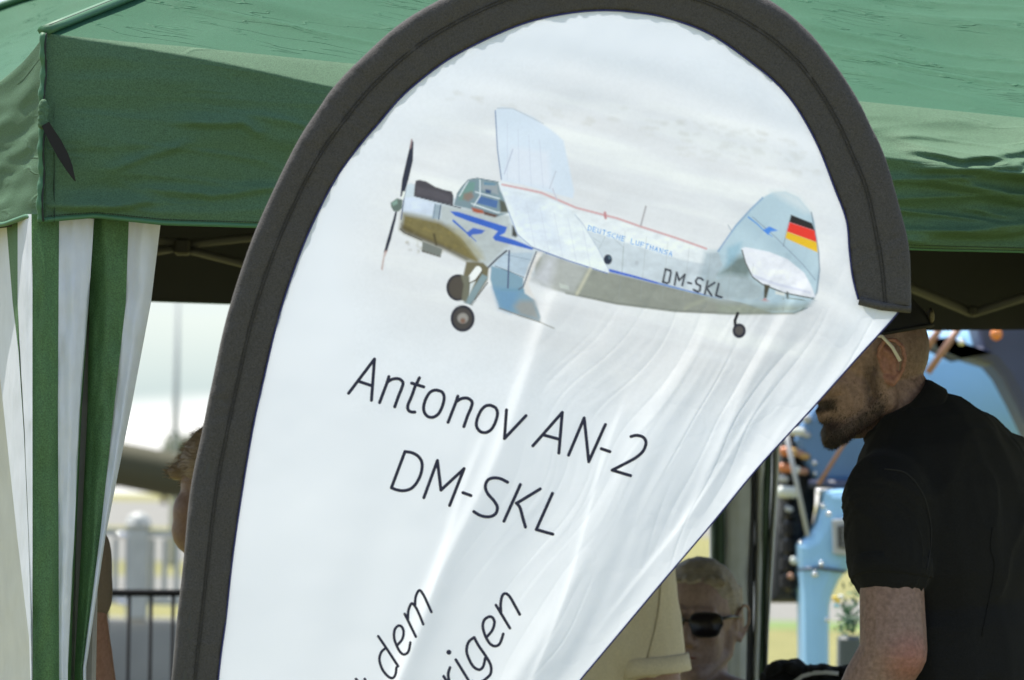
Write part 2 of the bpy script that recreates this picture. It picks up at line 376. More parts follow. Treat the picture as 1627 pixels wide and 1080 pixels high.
for k in range(4):
    c, d, n = sidebase(k); c2, d2, n2 = sidebase((k + 3) % 4)
    dg = (n + n2).normalized()
    base = Vector((c.x, c.y, prof(eave, 0)))
    hip = MB(); pts = [base.lerp(APEX, q) + Vector((0, 0, .004)) + dg * .002 for q in np.linspace(0, 1, 40)]; hip.tube(pts, .007, 8, flat=1.6); hip.build('hip_seam', M['trim'], gz)
    hl = MB(); hl.tube([p + Vector((0, 0, .0065)) + d * .006 for p in pts], .0013, 6); hl.build('seam_cord', M['thread'], gz)
    zb = prof(bot, 0); cs = MB()
    pts = [Vector((c.x, c.y, prof(eave, 0) + (zb - prof(eave, 0)) * t)) + dg * (.004 + .002 * math.sin(t * 23)) for t in np.linspace(0, 1, 50)]
    cs.tube(pts, [.0045 + .001 * math.sin(i * 1.3) for i in range(50)], 8); cs.build('corner_seam', M['trim'], gz)
    cc = MB(); cc.tube([p + n * .0035 + d * .003 + dg * .001 for p in pts], .0014, 6); cc.build('corner_cord', M['thread'], gz)
    leg = MB(); lp = c + (-dg) * .14; leg.box((lp.x, lp.y, (zb + .2) / 2), (.032, .032, zb + .2), bev=.004); leg.box((lp.x, lp.y, .006), (.11, .11, .012), bev=.003); autosmooth(leg.build('leg', M['steel'], gz))
# knot of crumpled fabric and loose black strap at the near corner
kn = MB()
for i in range(9):
    p = hit(68 + random.uniform(-2, 8), 165 + i * 4.0, O + N * .012, N); kn.ell(p, (.006, .006, .007), n=8, m=6)
remesh(kn, 'fabric_knot', M['valance'], gz, .0012, 2)
def ribbonpoly(name, L_, R_, off, thick, m, parent):
    V = []; n_ = len(L_)
    for o_ in (off, off + thick):
        for (a, b) in zip(L_, R_):
            V += [hit(*a, O + N * (o_), N), hit(*b, O + N * (o_ + .002), N)]
    f = []
    for i in range(n_ - 1):
        f += [(2 * i, 2 * i + 1, 2 * i + 3, 2 * i + 2), (2 * n_ + 2 * i, 2 * n_ + 2 * i + 2, 2 * n_ + 2 * i + 3, 2 * n_ + 2 * i + 1), (2 * i, 2 * i + 2, 2 * n_ + 2 * i + 2, 2 * n_ + 2 * i), (2 * i + 1, 2 * n_ + 2 * i + 1, 2 * n_ + 2 * i + 3, 2 * i + 3)]
    return obj(name, V, f, m, parent, smooth=False)
ribbonpoly('strap', [(66, 200), (71, 210), (80, 228), (92, 250), (105, 270), (118, 287)], [(78, 193), (84, 203), (97, 222), (108, 243), (115, 262), (120.5, 288)], .022, .0015, M['strap'], gz)
# scissor truss
def truss(pts, Y0, r=.0075):
    mb = MB(); mb.tube([hit(*p, Y0, N) for p in pts], r, 8, flat=.8); return mb.build('truss_bar', M['darksteel'], gz)
PB = O + S * 2.6
truss([(60, 432), (288, 392)], PB); truss([(296, 388), (520, 364)], PB); truss([(296, 396), (520, 452)], PB); truss([(296, 388), (60, 352)], PB)
truss([(520, 452), (760, 400)], PB); truss([(1250, 375), (1545, 497)], PB, .009); truss([(1545, 497), (1800, 418)], PB, .009)
truss([(1440, 420), (1200, 452)], PB, .006)
jb = MB(); p = hit(290, 392, PB, N); jb.box(p, (.028, .03, .03), bev=.004); autosmooth(jb.build('truss_joint', M['joint'], gz))
jb = MB(); p = hit(1545, 494, PB, N); jb.box(p, (.014, .03, .02), bev=.004); autosmooth(jb.build('truss_joint', M['joint'], gz))
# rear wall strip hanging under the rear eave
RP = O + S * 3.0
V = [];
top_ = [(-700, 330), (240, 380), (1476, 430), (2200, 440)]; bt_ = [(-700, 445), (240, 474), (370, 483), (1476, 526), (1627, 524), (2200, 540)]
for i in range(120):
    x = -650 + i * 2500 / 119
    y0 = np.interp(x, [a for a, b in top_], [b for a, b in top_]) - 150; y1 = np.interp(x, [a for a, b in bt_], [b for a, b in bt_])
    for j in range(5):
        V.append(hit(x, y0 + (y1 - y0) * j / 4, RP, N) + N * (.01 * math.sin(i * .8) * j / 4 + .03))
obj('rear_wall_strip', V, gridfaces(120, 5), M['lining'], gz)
# ------------------------------------------------------------------ curtains
def curtain(name, label, rows, cols, depth, mats_, place, bulge=.008, nsub=13, group=None, amp=.007, ny=170):
    """rows: photo-space heights, cols[r][c] stripe boundaries, depth[c] outward metres; place(x,y,off)->point"""
    first = place(cols[0][0], rows[-1], 0); root = empty(name, Vector((first.x, first.y, 0)), label, 'curtain', group)
    ys = np.concatenate([np.linspace(rows[0], 1110, ny), np.linspace(1130, rows[-1], 20)])
    nc = len(cols[0])
    for c in range(nc - 1):
        if mats_[c] is None: continue
        V = []
        for y in ys:
            x0 = np.interp(y, rows, [r[c] for r in cols]); x1 = np.interp(y, rows, [r[c + 1] for r in cols])
            dsc = np.interp(y, [rows[0], rows[0] + 120], [.25, 1])
            for j in range(nsub):
                u = j / (nsub - 1); x = x0 + (x1 - x0) * u
                o_ = (depth[c] * (1 - u) + depth[c + 1] * u) + bulge * math.sin(math.pi * u) * (1 if mats_[c] != 'dark' else 0)
                o_ += .0035 * math.sin(math.pi * u) * math.sin(5 * u + y * .004 + c * 2) + .002 * math.sin(math.pi * u) * math.sin(11 * u - y * .007)
                if mats_[c] == 'dark': o_ -= .07 * math.sin(math.pi * u)
                o_ = o_ * dsc + amp * noise.fractal(Vector((x * .035, y * .006, c * 3.3)), 1, 2, 3) + amp * .5 * noise.noise(Vector((x * .09, (y + x * 1.5) * .02, 9)))
                V.append(place(x, y, o_))
        m = M['cgreen'] if mats_[c] in ('g', 'dark') else M[mats_[c]] if mats_[c] in M else M['cwhite']
        obj('stripe_panel', V, gridfaces(len(ys), nsub), m, root)
    return root
pf = lambda x, y, o_: hit(x, y, O + N * (o_ - .03), N)
curtain('curtain', 'green and white striped front curtain gathered at the gazebo corner', [340, 480, 650, 850, 1060, 2480],
        [[50, 94, 150, 150.5, 205, 257], [51, 93, 141, 142, 200, 240], [51, 92, 127, 140, 181, 208], [52, 93, 118, 131, 159, 168], [52, 94, 108, 120, 132, 137], [50, 95, 100, 110, 125, 135]],
        [0, .006, .0, -.035, -.004, -.012], ['g', 'w', 'dark', 'g', 'w'], pf, bulge=.012)
hm = MB(); 
ps = lambda x, y, o_: at(x, y, 8.02 + (52 - x) * .0055 - o_)
curtain('curtain', 'white side curtain with one narrow green stripe, lit by the sun beyond the left corner', [340, 480, 560, 690, 850, 1013, 1100, 2480],
        [[-75, 9, 28, 51.5], [-35, 20, 28, 51.5], [-4, 29.5, 31, 51.5], [10, 38, 38.5, 51.5], [27, 45, 45.3, 51.6], [46, 50, 50.2, 51.6], [49, 50.5, 50.7, 51.7], [49, 50.5, 50.7, 51.7]],
        [0, .004, .004, 0], ['w', 'g', 'w'], ps, bulge=.005)
pw = lambda x, y, o_: at(x, y, 8.55 + (52 - x) * .005 - o_)
curtain('wall_sheet', 'pale creased side wall sheet hanging behind the white curtain edge', [340, 600, 900, 1100, 2480],
        [[-150, 30], [-150, 34], [-150, 47], [-150, 51], [-150, 51]], [0, 0], ['cbeige'], pw, bulge=.02, nsub=60, amp=.012)
pr = lambda x, y, o_: hit(x, y, RP + N * (o_ + .05), N)
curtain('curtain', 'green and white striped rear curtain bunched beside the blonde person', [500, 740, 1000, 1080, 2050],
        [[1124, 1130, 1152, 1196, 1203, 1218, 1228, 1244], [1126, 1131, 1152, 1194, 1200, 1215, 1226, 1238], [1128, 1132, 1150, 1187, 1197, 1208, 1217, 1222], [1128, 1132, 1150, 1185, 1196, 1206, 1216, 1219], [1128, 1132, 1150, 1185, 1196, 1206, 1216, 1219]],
        [0, 0, -.01, -.0, -.02, .0, -.02, .0], ['white_shaded', 'green_shaded', 'white_shaded', 'lining', 'white_shaded', 'green_shaded', 'white_shaded'], pr, bulge=.012, nsub=7)  # black strip stands in for the dark gap between folds
# ------------------------------------------------------------------ feather flag
FY = math.radians(4)
FN = Vector((math.sin(FY), -math.cos(FY), 0)); FO = at(813, 540, 7.2)
inner = [(330, 1300), (347, 1080), (359, 984), (370, 884), (385, 780), (402, 680), (418, 607), (444, 500), (478, 400), (511, 326), (540, 274), (575, 227), (601, 197), (638, 154), (684, 115), (727, 86), (789, 55), (844, 34), (899, 22), (950, 17), (1000, 19), (1060, 29), (1130, 56), (1200, 105), (1240, 140), (1270, 179), (1301, 237), (1324, 296), (1344, 350), (1349, 400), (1354, 440), (1363, 476)]
outer = [(246, 1300), (272, 1080), (281, 984), (292, 884), (302, 780), (320, 690), (337, 607), (361, 500), (398, 386), (437, 296), (474, 222), (505, 174), (530, 138), (568, 98), (632, 40), (697, 0), (770, -36), (830, -54), (890, -63), (955, -65), (1020, -61), (1100, -46), (1160, -27), (1223, 0), (1278, 43), (1317, 89), (1355, 144), (1383, 198), (1406, 249), (1433, 342), (1445, 400), (1448, 486)]
low_in = [(300, 2440), (310, 2000), (322, 1600)]; low_out = [(205, 2440), (216, 2000), (230, 1600)]
inner = low_in + inner; outer = low_out + outer
def resample(P, n):
    P = np.array(P, float)
    def cr(p0, p1, p2, p3, t): return .5 * ((2 * p1) + (-p0 + p2) * t + (2 * p0 - 5 * p1 + 4 * p2 - p3) * t * t + (-p0 + 3 * p1 - 3 * p2 + p3) * t ** 3)
    q = []
    for i in range(len(P) - 1):
        p0 = P[max(i - 1, 0)]; p3 = P[min(i + 2, len(P) - 1)]
        for t in np.linspace(0, 1, n, endpoint=False): q.append(cr(p0, P[i], P[i + 1], p3, t))
    q.append(P[-1]); return np.array(q)
INN = resample(inner, 14); OUT = resample(outer, 14)
# edges of the white cloth as functions of v
iTop = int(np.argmin(INN[:, 1]))
Ledge = INN[:iTop + 1][::-1]; Redge_top = INN[iTop:]
diag = [(1363, 476), (1380, 479), (1428, 488), (1424, 500), (1360, 571), (1291, 648), (1206, 741), (1129, 834), (1038, 941), (940, 1058), (921, 1081), (780, 1260), (600, 1550), (440, 1950), (305, 2440)]
Rv = np.concatenate([Redge_top[:, 1], [d[1] for d in diag[1:]]]); Rx = np.concatenate([Redge_top[:, 0], [d[0] for d in diag[1:]]])
o_ = np.argsort(Rv, kind='stable'); Rv = Rv[o_]; Rx = Rx[o_]
Lv = Ledge[:, 1]; Lx = Ledge[:, 0]; o_ = np.argsort(Lv, kind='stable'); Lv = Lv[o_]; Lx = Lx[o_]
vtop = INN[iTop, 1]
rows = np.concatenate([vtop + .01 + (np.linspace(0, 1, 40) ** 2) * 22, np.arange(vtop + 24, 1092, 1.7), np.linspace(1100, 2440, 60)])
NC = 560
U = np.empty((len(rows), NC)); VV = np.empty_like(U)
for i, v in enumerate(rows):
    l = np.interp(v, Lv, Lx) - 5; r = np.interp(v, Rv, Rx) + (5 if v < 474 else 0)
    U[i] = np.linspace(l, r, NC); VV[i] = v
U = U.ravel(); VV = VV.ravel()
FOLDS = [  # (x0,y0,x1,y1,width,amp,asym)
    (900, 450, 620, 1120, 34, 5.5, 1), (1010, 560, 700, 1150, 40, 4.0, 0), (1130, 520, 800, 1120, 48, 4.5, 1), (1290, 500, 900, 1100, 38, 4.0, 0), (1380, 500, 960, 1000, 30, 4.5, 0),
    (1300, 420, 1120, 760, 26, 3.0, 1), (860, 320, 960, 560, 16, -1.5, 0), (720, 110, 1180, 250, 30, 1.8, 0), (800, 70, 1260, 200, 26, 2.0, 0), (600, 260, 900, 180, 30, 1.5, 0), (1150, 330, 1330, 470, 18, 2.4, 0),
    (1160, 120, 1340, 420, 30, 2.5, 0), (520, 300, 450, 900, 60, 2.5, 0), (1000, 640, 860, 1040, 14, 1.6, 1), (780, 690, 640, 1060, 22, 3.0, 1), (650, 620, 560, 1000, 40, 2.0, 0), (1240, 600, 1060, 860, 14, 1.8, 1), (1100, 640, 960, 930, 12, 1.4, 0)]
def wfun(u, v):
    u = np.asarray(u, float); v = np.asarray(v, float); w_ = np.zeros_like(u)
    for (x0, y0, x1, y1, wd, am, asy) in FOLDS:
        dx, dy = x1 - x0, y1 - y0; Ln = math.hypot(dx, dy); tx, ty = dx / Ln, dy / Ln
        s = (u - x0) * tx + (v - y0) * ty; d = (u - x0) * ty - (v - y0) * tx
        d = d + 7 * np.sin(s / 90.0 + x0)
        f = np.clip((s + 60) / 160, 0, 1) * np.clip((Ln + 260 - s) / 260, 0, 1); f = f * f * (3 - 2 * f)
        if asy: g = np.where(d > 0, np.exp(-(np.maximum(d, 0) / wd) ** 1.6), np.exp(-(d / (wd * .42)) ** 2))
        else: g = np.exp(-(d / wd) ** 2)
        w_ += am * (-.75 if asy else .55) * g * f
    # fine diagonal creases, stronger toward the free corner
    wob = 60 * fnoise(u / 260, v / 260, 97, 2); xr = -u * .50 + v * .866; yr = u * .866 + v * .50 + wob
    k = np.clip((u - 640) / 600, 0, 1) * np.clip((v - 300) / 300, .15, 1)
    nn = fnoise(xr / 160 + 5, yr / 34 + 3, 3, 3); w_ += 1.5 * nn * k
    n2 = fnoise(u / 46 + 9, v / 52, 11, 3); cre = np.clip(1 - np.abs(n2) * 7, 0, 1) ** 2; w_ += .16 * cre * k
    n3 = fnoise(xr / 420 + 2, yr / 26 + 8, 91, 2); w_ += .45 * np.clip(1 - np.abs(n3) * 6, 0, 1) ** 1.5 * k
    w_ += 3.2 * fnoise(u / 330, v / 300, 21, 2)
    w_ += .5 * fnoise(u / 70, v / 60, 31, 2)
    return w_ * .001
def flagpts(u, v, off=0.0):
    u = np.atleast_1d(np.asarray(u, float)); v = np.atleast_1d(np.asarray(v, float))
    f = np.array(Fw)[None] + np.array(Rt)[None] * ((u - 813.5) / FPX)[:, None] + np.array(Up)[None] * ((540 - v) / FPX)[:, None]
    n = np.array(FN); t = np.dot(np.array(FO - CAMP), n) / (f @ n)
    P = np.array(CAMP)[None] + f * t[:, None]
    return P + n[None] * (wfun(u, v) + off)[:, None]
# ---- flat print painted per point of the cloth
def lin(c):
    c = np.array(c, float) / 255; return np.where(c <= .04045, c / 12.92, ((c + .055) / 1.055) ** 2.4)
WHITE = lin((224, 226, 232))
C = np.tile(np.array([[.825, .865, .945]]), (len(U), 1))
def ink(c): return np.minimum(lin(c) / WHITE * np.array([.835, .86, .93]), .95)
def sdpoly(px, py, P):
    P = np.array(P, float); d = np.full(len(px), 1e9); s = np.ones(len(px)); n = len(P); j = n - 1
    for i in range(n):
        e = P[j] - P[i]; wx = px - P[i][0]; wy = py - P[i][1]; t = np.clip((wx * e[0] + wy * e[1]) / max(e.dot(e), 1e-9), 0, 1)
        bx = wx - e[0] * t; by = wy - e[1] * t; d = np.minimum(d, bx * bx + by * by)
        c1 = py >= P[i][1]; c2 = py < P[j][1]; c3 = e[0] * wy > e[1] * wx
        s = np.where((c1 & c2 & c3) | (~c1 & ~c2 & ~c3), -s, s); j = i
    return s * np.sqrt(d)
def blend(idx, al, c):
    global C
    al = al[:, None]; C[idx] = C[idx] * (1 - al) + ink(c)[None] * al
def sub(P, m):
    P = np.array(P, float); x0, y0 = P.min(0) - m; x1, y1 = P.max(0) + m
    return np.nonzero((U > x0) & (U < x1) & (VV > y0) & (VV < y1))[0]
def poly(P, c, soft=1.2, op=1.0, sm=0):
    if sm: P = resample(list(P) + [P[0]], sm)[:-1]
    i = sub(P, soft * 2 + 2); d = sdpoly(U[i], VV[i], P); blend(i, np.clip(.5 - d / (2 * soft), 0, 1) * op, c)
def stroke(P, wd, c, soft=.8, op=1.0, w2=None):
    P = np.array(P, float); i = sub(P, wd + soft * 2 + 2); d = np.full(len(i), 1e9)
    n = len(P) - 1
    for k in range(n):
        e = P[k + 1] - P[k]; wx = U[i] - P[k][0]; wy = VV[i] - P[k][1]; t = np.clip((wx * e[0] + wy * e[1]) / max(e.dot(e), 1e-9), 0, 1)
        ww = wd / 2 if w2 is None else (wd + (w2 - wd) * (k + t) / n) / 2
        d = np.minimum(d, np.hypot(wx - e[0] * t, wy - e[1] * t) - ww)
    blend(i, np.clip(.5 - d / (2 * soft), 0, 1) * op, c)
def ellp(c, r, col, soft=1.0, op=1.0):
    P = [(c[0] + r[0] * math.cos(a), c[1] + r[1] * math.sin(a)) for a in np.linspace(0, 2 * math.pi, 28, endpoint=False)]; poly(P, col, soft, op)
def X(s, ox, oy): return lambda *p: [(ox + a / s, oy + b / s) for a, b in p]
A = X(2.571, 560, 140); B = X(5.686, 600, 260); Cc = X(5.423, 880, 330); Dd = X(4.5, 1000, 320); E = X(5.811, 680, 400); G = X(2.905, 900, 200)
# vignette cloud behind the aeroplane
poly([(590, 290), (640, 215), (760, 150), (900, 110), (1060, 130), (1220, 200), (1320, 300), (1345, 420), (1320, 560), (1200, 640), (980, 640), (800, 560), (640, 520), (575, 450), (560, 370)], (216, 216, 219), 46, .6)
g = fnoise(U / 210 + VV / 500, VV / 26 - U / 110, 41, 4); i = sub([(560, 90), (1370, 660)], 0)
al = np.clip(.35 - sdpoly(U[i], VV[i], [(600, 290), (700, 160), (900, 110), (1200, 180), (1330, 330), (1330, 560), (1150, 620), (800, 540), (600, 430)]) / 90, 0, 1)
blend(i, np.clip(g[i] * .7 + .02, 0, .34) * al, (202, 202, 206)); blend(i, np.clip(-g[i] * 1.4, 0, .8) * al, (232, 234, 238))
for y0, x0, x1 in ((150, 700, 1100), (178, 980, 1260), (205, 1010, 1280), (236, 1060, 1300)):
    for q in range(26):
        xx = x0 + (x1 - x0) * random.random(); yy = y0 + (xx - x0) * .17 + random.uniform(-8, 8); stroke([(xx, yy), (xx + random.uniform(4, 14), yy + random.uniform(-1, 4))], random.uniform(2, 6), (196, 196, 194), 3, .28)
# far wing
FARW = A((583, 95), (592, 82), (610, 77), (655, 83), (740, 120), (830, 185), (862, 215), (880, 300), (905, 420), (900, 450), (800, 425), (700, 395), (610, 380), (595, 250))
poly(FARW, (208, 218, 232), 1.8)
poly(A((650, 240), (800, 260), (815, 410), (700, 390), (620, 370)), (220, 223, 236), 5, .6)
stroke(A((583, 92), (592, 250), (608, 372)), 1.6, (112, 130, 165)); stroke(A((592, 82), (655, 83), (780, 145)), 1.2, (160, 165, 175), 1, .7); stroke(A((655, 250), (620, 350)), 1.4, (180, 185, 205), 1)
stroke(A((830, 340), (805, 410)), 1.5, (185, 190, 205), 1)
# fuselage
BOT = [(900, 465), (979, 482), (1072, 494), (1158, 498), (1261, 497), (1279, 489), (1292, 474)]
FUS = B((300, 180), (270, 205), (240, 300), (212, 500), (205, 590), (240, 620), (400, 690), (600, 770), (800, 875), (900, 910)) + [(775, 425), (850, 440)] + BOT + [(1303, 440), (1250, 400), (1150, 400), (1130, 397), (1074, 378), (1018, 359), (915, 331), (860, 310), (800, 300), (745, 330), (700, 300)]
poly(FUS, (196, 205, 214), 1.2)
poly([(800, 294), (915, 331), (1018, 360), (1130, 397), (1160, 400), (1150, 425), (1080, 412), (930, 365), (800, 340)], (224, 229, 238), 2)
poly([(1120, 400), (1160, 395), (1210, 400), (1300, 430), (1292, 474), (1146, 474), (1110, 440)], (168, 182, 192), 5, .9)
BELLY = [(850, 405), (905, 420), (968, 432), (1046, 451), (1146, 476), (1215, 482), (1290, 476), (1279, 489), (1261, 497), (1158, 498), (1072, 494), (979, 482), (900, 465), (860, 452), (850, 430)]
poly(BELLY, (142, 145, 138), 2.2); stroke(BOT, 3.0, (98, 100, 86), 1.6, .8)
poly(B((225, 440), (560, 515), (640, 560), (760, 640), (960, 850), (900, 910), (800, 870), (600, 770), (400, 690), (240, 620), (205, 590)), (122, 112, 74), 6)
poly(B((215, 540), (400, 640), (620, 740), (820, 860), (800, 872), (600, 772), (400, 692), (240, 622), (206, 592)), (82, 72, 48), 3, .7)
for q in range(70):
    p = B((random.uniform(240, 880), random.uniform(480, 800)))[0]
    stroke([p, (p[0] + random.uniform(-3, 3), p[1] + random.uniform(-3, 3))], random.uniform(1.5, 4), random.choice([(150, 135, 80), (95, 85, 55), (135, 130, 100)]), 2, .3 if p[1] > 345 else 0)
poly(B((245, 295), (330, 300), (570, 370), (560, 470), (400, 450), (232, 425)), (206, 216, 236), 3)
poly(B((570, 370), (700, 390), (1190, 470), (1215, 700), (1170, 745), (985, 930), (900, 850), (760, 650), (640, 550), (570, 505)), (180, 187, 190), 3)
poly(B((640, 560), (760, 600), (940, 800), (960, 860), (900, 860), (740, 660)), (160, 155, 125), 5, .7)
poly(B((345, 152), (380, 146), (440, 160), (520, 208), (600, 235), (670, 250), (684, 290), (680, 378), (570, 352), (326, 290), (335, 200)), (74, 71, 78), 1.2)
poly(B((350, 205), (540, 240), (660, 290), (660, 350), (570, 330), (345, 275)), (94, 90, 98), 3, .7); stroke(B((326, 290), (570, 352), (750, 400)), 1.3, (45, 45, 60))
poly(B((515, 360), (575, 372), (560, 500), (490, 495)), (150, 165, 178), 1.5); stroke(B((570, 375), (552, 500)), 1.6, (70, 85, 110)); stroke(B((520, 365), (505, 490)), 1.2, (120, 135, 155))
stroke(B((212, 500), (240, 300), (272, 205)), 1.6, (70, 85, 120)); stroke(B((205, 590), (240, 622), (400, 692)), 1.4, (50, 46, 38))
poly(B((262, 190), (300, 180), (330, 200), (325, 290), (250, 300)), (200, 212, 222), 2)
# cockpit
poly(B((715, 275), (760, 210), (820, 145), (900, 130), (1090, 165), (1110, 250), (1180, 330), (1190, 440), (1080, 480), (960, 450), (820, 405), (690, 375)), (122, 142, 152), 1.4)
poly(B((740, 270), (825, 165), (885, 165), (865, 250), (800, 330), (730, 330)), (112, 146, 142), 1.5); poly(B((780, 270), (850, 250), (870, 300), (820, 340), (770, 320)), (140, 115, 105), 2.5, .8)
poly(B((925, 290), (1085, 335), (1075, 402), (885, 352)), (78, 108, 158), 1.2); poly(B((950, 160), (1085, 190), (1090, 280), (930, 230)), (150, 158, 165), 2)
poly(B((975, 230), (1025, 240), (1020, 270), (975, 262)), (60, 85, 125), 1.5); poly(B((960, 165), (1060, 180), (1060, 195), (960, 190)), (95, 135, 160), 1.5)
for P in (((820, 150), (740, 290)), ((925, 145), (925, 290), (870, 375)), ((885, 255), (1100, 315)), ((850, 360), (1080, 440), (1180, 440))): stroke(B(*P), 2.0, (205, 214, 220), 1)
poly(B((850, 395), (950, 420), (965, 450), (900, 445), (860, 430)), (168, 88, 62), 1.8); poly(B((960, 430), (1090, 465), (1060, 485), (965, 460)), (95, 70, 62), 1.6)
poly(B((1100, 325), (1170, 350), (1192, 440), (1110, 440)), (86, 90, 82), 2); stroke(B((720, 270), (760, 210), (820, 145), (900, 130), (1090, 165)), 1.2, (90, 110, 120))
# blue stripe and small bird mark
poly(B((655, 430), (720, 432), (1170, 572), (1150, 625), (1105, 648), (1240, 690), (1320, 722), (1412, 762), (1395, 778), (1060, 692), (1040, 665), (1085, 610), (1040, 590), (830, 520), (700, 470)), (60, 100, 192), 1.2)
stroke(B((685, 515), (770, 590), (830, 645), (890, 700)), 3.6, (70, 108, 188), 1, 1, 1.2); poly(B((800, 625), (862, 578), (972, 602), (940, 632), (860, 640), (830, 660)), (72, 104, 190), 1.2)
poly(B((1215, 560), (1250, 560), (1275, 640), (1245, 665), (1212, 650)), (70, 72, 72), 2)
# intake, exhaust
poly(B((405, 700), (585, 770), (570, 838), (400, 785)), (120, 124, 120), 1.2); poly(B((400, 780), (570, 835), (565, 845), (400, 795)), (70, 66, 58), 1.4); stroke(B((510, 640), (530, 730)), 3, (70, 62, 45), 2)
# lower wing root / window panels
poly(E((585, 130), (740, 170), (880, 240), (885, 340), (900, 380), (980, 440), (1040, 600), (1030, 640), (850, 585), (660, 520), (640, 460), (600, 340), (575, 250)), (126, 156, 176), 1.5)
poly(E((600, 330), (860, 360), (760, 560), (660, 520)), (108, 148, 184), 6, .8); poly(E((850, 450), (980, 450), (1035, 630), (850, 580), (800, 500)), (152, 152, 150), 5, .9)
poly(E((700, 10), (970, 5), (950, 110), (890, 235), (740, 165), (600, 125)), (176, 192, 208), 2); stroke(E((620, 130), (885, 235)), 1.2, (95, 115, 130)); stroke(E((720, 25), (950, 75)), 1.0, (140, 160, 180)); stroke(E((680, 350), (890, 350)), 2, (100, 145, 165), 1.5, .6)
poly(E((1060, 10), (1250, 60), (1480, 145), (1345, 385), (1150, 345), (950, 260), (1030, 120)), (166, 169, 168), 4); poly(E((960, 250), (1100, 60), (1180, 60), (1120, 340)), (198, 200, 208), 8, .8)
poly(E((1000, 0), (1062, 0), (1000, 110), (960, 200), (925, 300), (990, 440), (900, 380), (885, 300), (930, 130)), (217, 213, 212), 2.5)
poly(E((1215, 290), (1300, 320), (1300, 345), (1225, 330)), (195, 200, 196), 1.6); stroke(E((1030, 645), (1165, 705)), 1.6, (150, 148, 145), 1); stroke(E((660, 520), (850, 588), (1030, 645)), 1.6, (110, 110, 105), 1)
stroke(E((1000, 0), (940, 150), (880, 320), (840, 345)), 2.3, (98, 108, 122)); stroke(E((750, -10), (745, 130), (738, 330)), 2.6, (82, 96, 124)); stroke(E((725, -10), (640, 60), (545, 155)), 3.0, (78, 82, 92))
stroke(E((1090, 10), (1280, 60), (1480, 140)), 1.8, (70, 105, 170), 1.2, .8)
# landing gear
poly(E((355, 90), (510, 100), (560, 150), (550, 260), (400, 490), (340, 450), (310, 420), (330, 200)), (112, 106, 84), 1.6)
poly(E((500, 205), (555, 230), (460, 380), (400, 490), (330, 470), (360, 420), (440, 300)), (130, 150, 158), 1.5); stroke(E((345, 290), (330, 420)), 6, (120, 130, 130), 2); poly(E((390, 285), (440, 270), (380, 400), (375, 350)), (205, 212, 215), 1.2)
stroke(E((462, 165), (398, 250)), 11.5, (232, 234, 234), .8); stroke(E((550, 285), (400, 485)), 1.8, (70, 68, 64)); stroke(E((380, 290), (450, 255), (500, 180)), 2, (80, 76, 68))
ellp(E((276, 330))[0], (18.4, 21.2), (38, 38, 50)); ellp(E((278, 330))[0], (15, 18), (80, 74, 68), 2); poly(E((300, 210), (385, 230), (380, 380), (350, 470), (310, 440), (330, 300)), (112, 112, 98), 1.8)
ellp(E((320, 615))[0], (19.2, 21.2), (36, 37, 52)); ellp(E((320, 615))[0], (15.5, 17.5), (74, 70, 68), 2); ellp(E((322, 612))[0], (8.6, 8.2), (150, 146, 142), 1.8); ellp(E((322, 636))[0], (4, 4), (125, 98, 85), 1.8)
# near upper wing
poly([(792, 290), (800, 288), (880, 318), (915, 338), (926, 356), (950, 395), (969, 432), (965, 434), (900, 413), (846, 393), (822, 372), (808, 336)], (220, 227, 237), 1.5)
poly([(800, 300), (860, 318), (900, 400), (850, 385), (825, 365)], (208, 217, 238), 8, .6); stroke([(808, 336), (822, 372), (846, 393)], 1.4, (150, 165, 195)); stroke([(846, 393), (900, 413), (965, 434)], 1.8, (88, 110, 165), .9, .9); stroke(Cc((180, 60), (250, 140), (380, 350), (480, 545)), 1.2, (175, 185, 200), 1)
stroke([(798, 293), (860, 306), (915, 330), (981, 347), (1018, 360), (1074, 378), (1122, 395)], 3.0, (204, 158, 162), 1.2); stroke([(961, 338), (962, 346)], 4, (190, 130, 135), 1.4); stroke([(1026, 328), (1018, 358)], 2.6, (164, 160, 166), 1)
stroke([(878, 300), (885, 318)], 1.6, (190, 190, 205), 1); stroke(Cc((1500, 150), (1535, 210)), 1.4, (165, 175, 185), 1)
ellp(Cc((465, 445))[0], (6.6, 8), (42, 50, 68)); ellp(Cc((480, 430))[0], (2.5, 3), (80, 100, 115), 1)
for P in (((520, 270), (600, 340), (590, 560)), ((400, 300), (340, 260)), ((390, 350), (440, 250))): stroke(Cc(*P), 1.1, (160, 172, 178), 1, .7)
ellp(Cc((715, 475))[0], (3, 4), (168, 175, 184), 1.5, .6)
stroke(Cc((485, 540), (700, 595), (900, 650), (1150, 715), (1440, 782)), 4.6, (78, 108, 196), 1.0, 1, 1.0); stroke(Cc((900, 650), (1250, 745), (1440, 782)), 1.8, (140, 172, 200), 1, .6)
stroke(Cc((315, 525), (260, 630), (200, 742)), 5, (192, 190, 172), 2, .8); stroke(Cc((1330, 780), (1200, 830), (1130, 870)), 4, (160, 162, 145), 2, .7); poly(Cc((50, 650), (130, 680), (130, 705), (60, 680)), (178, 184, 180), 1.5, .8)
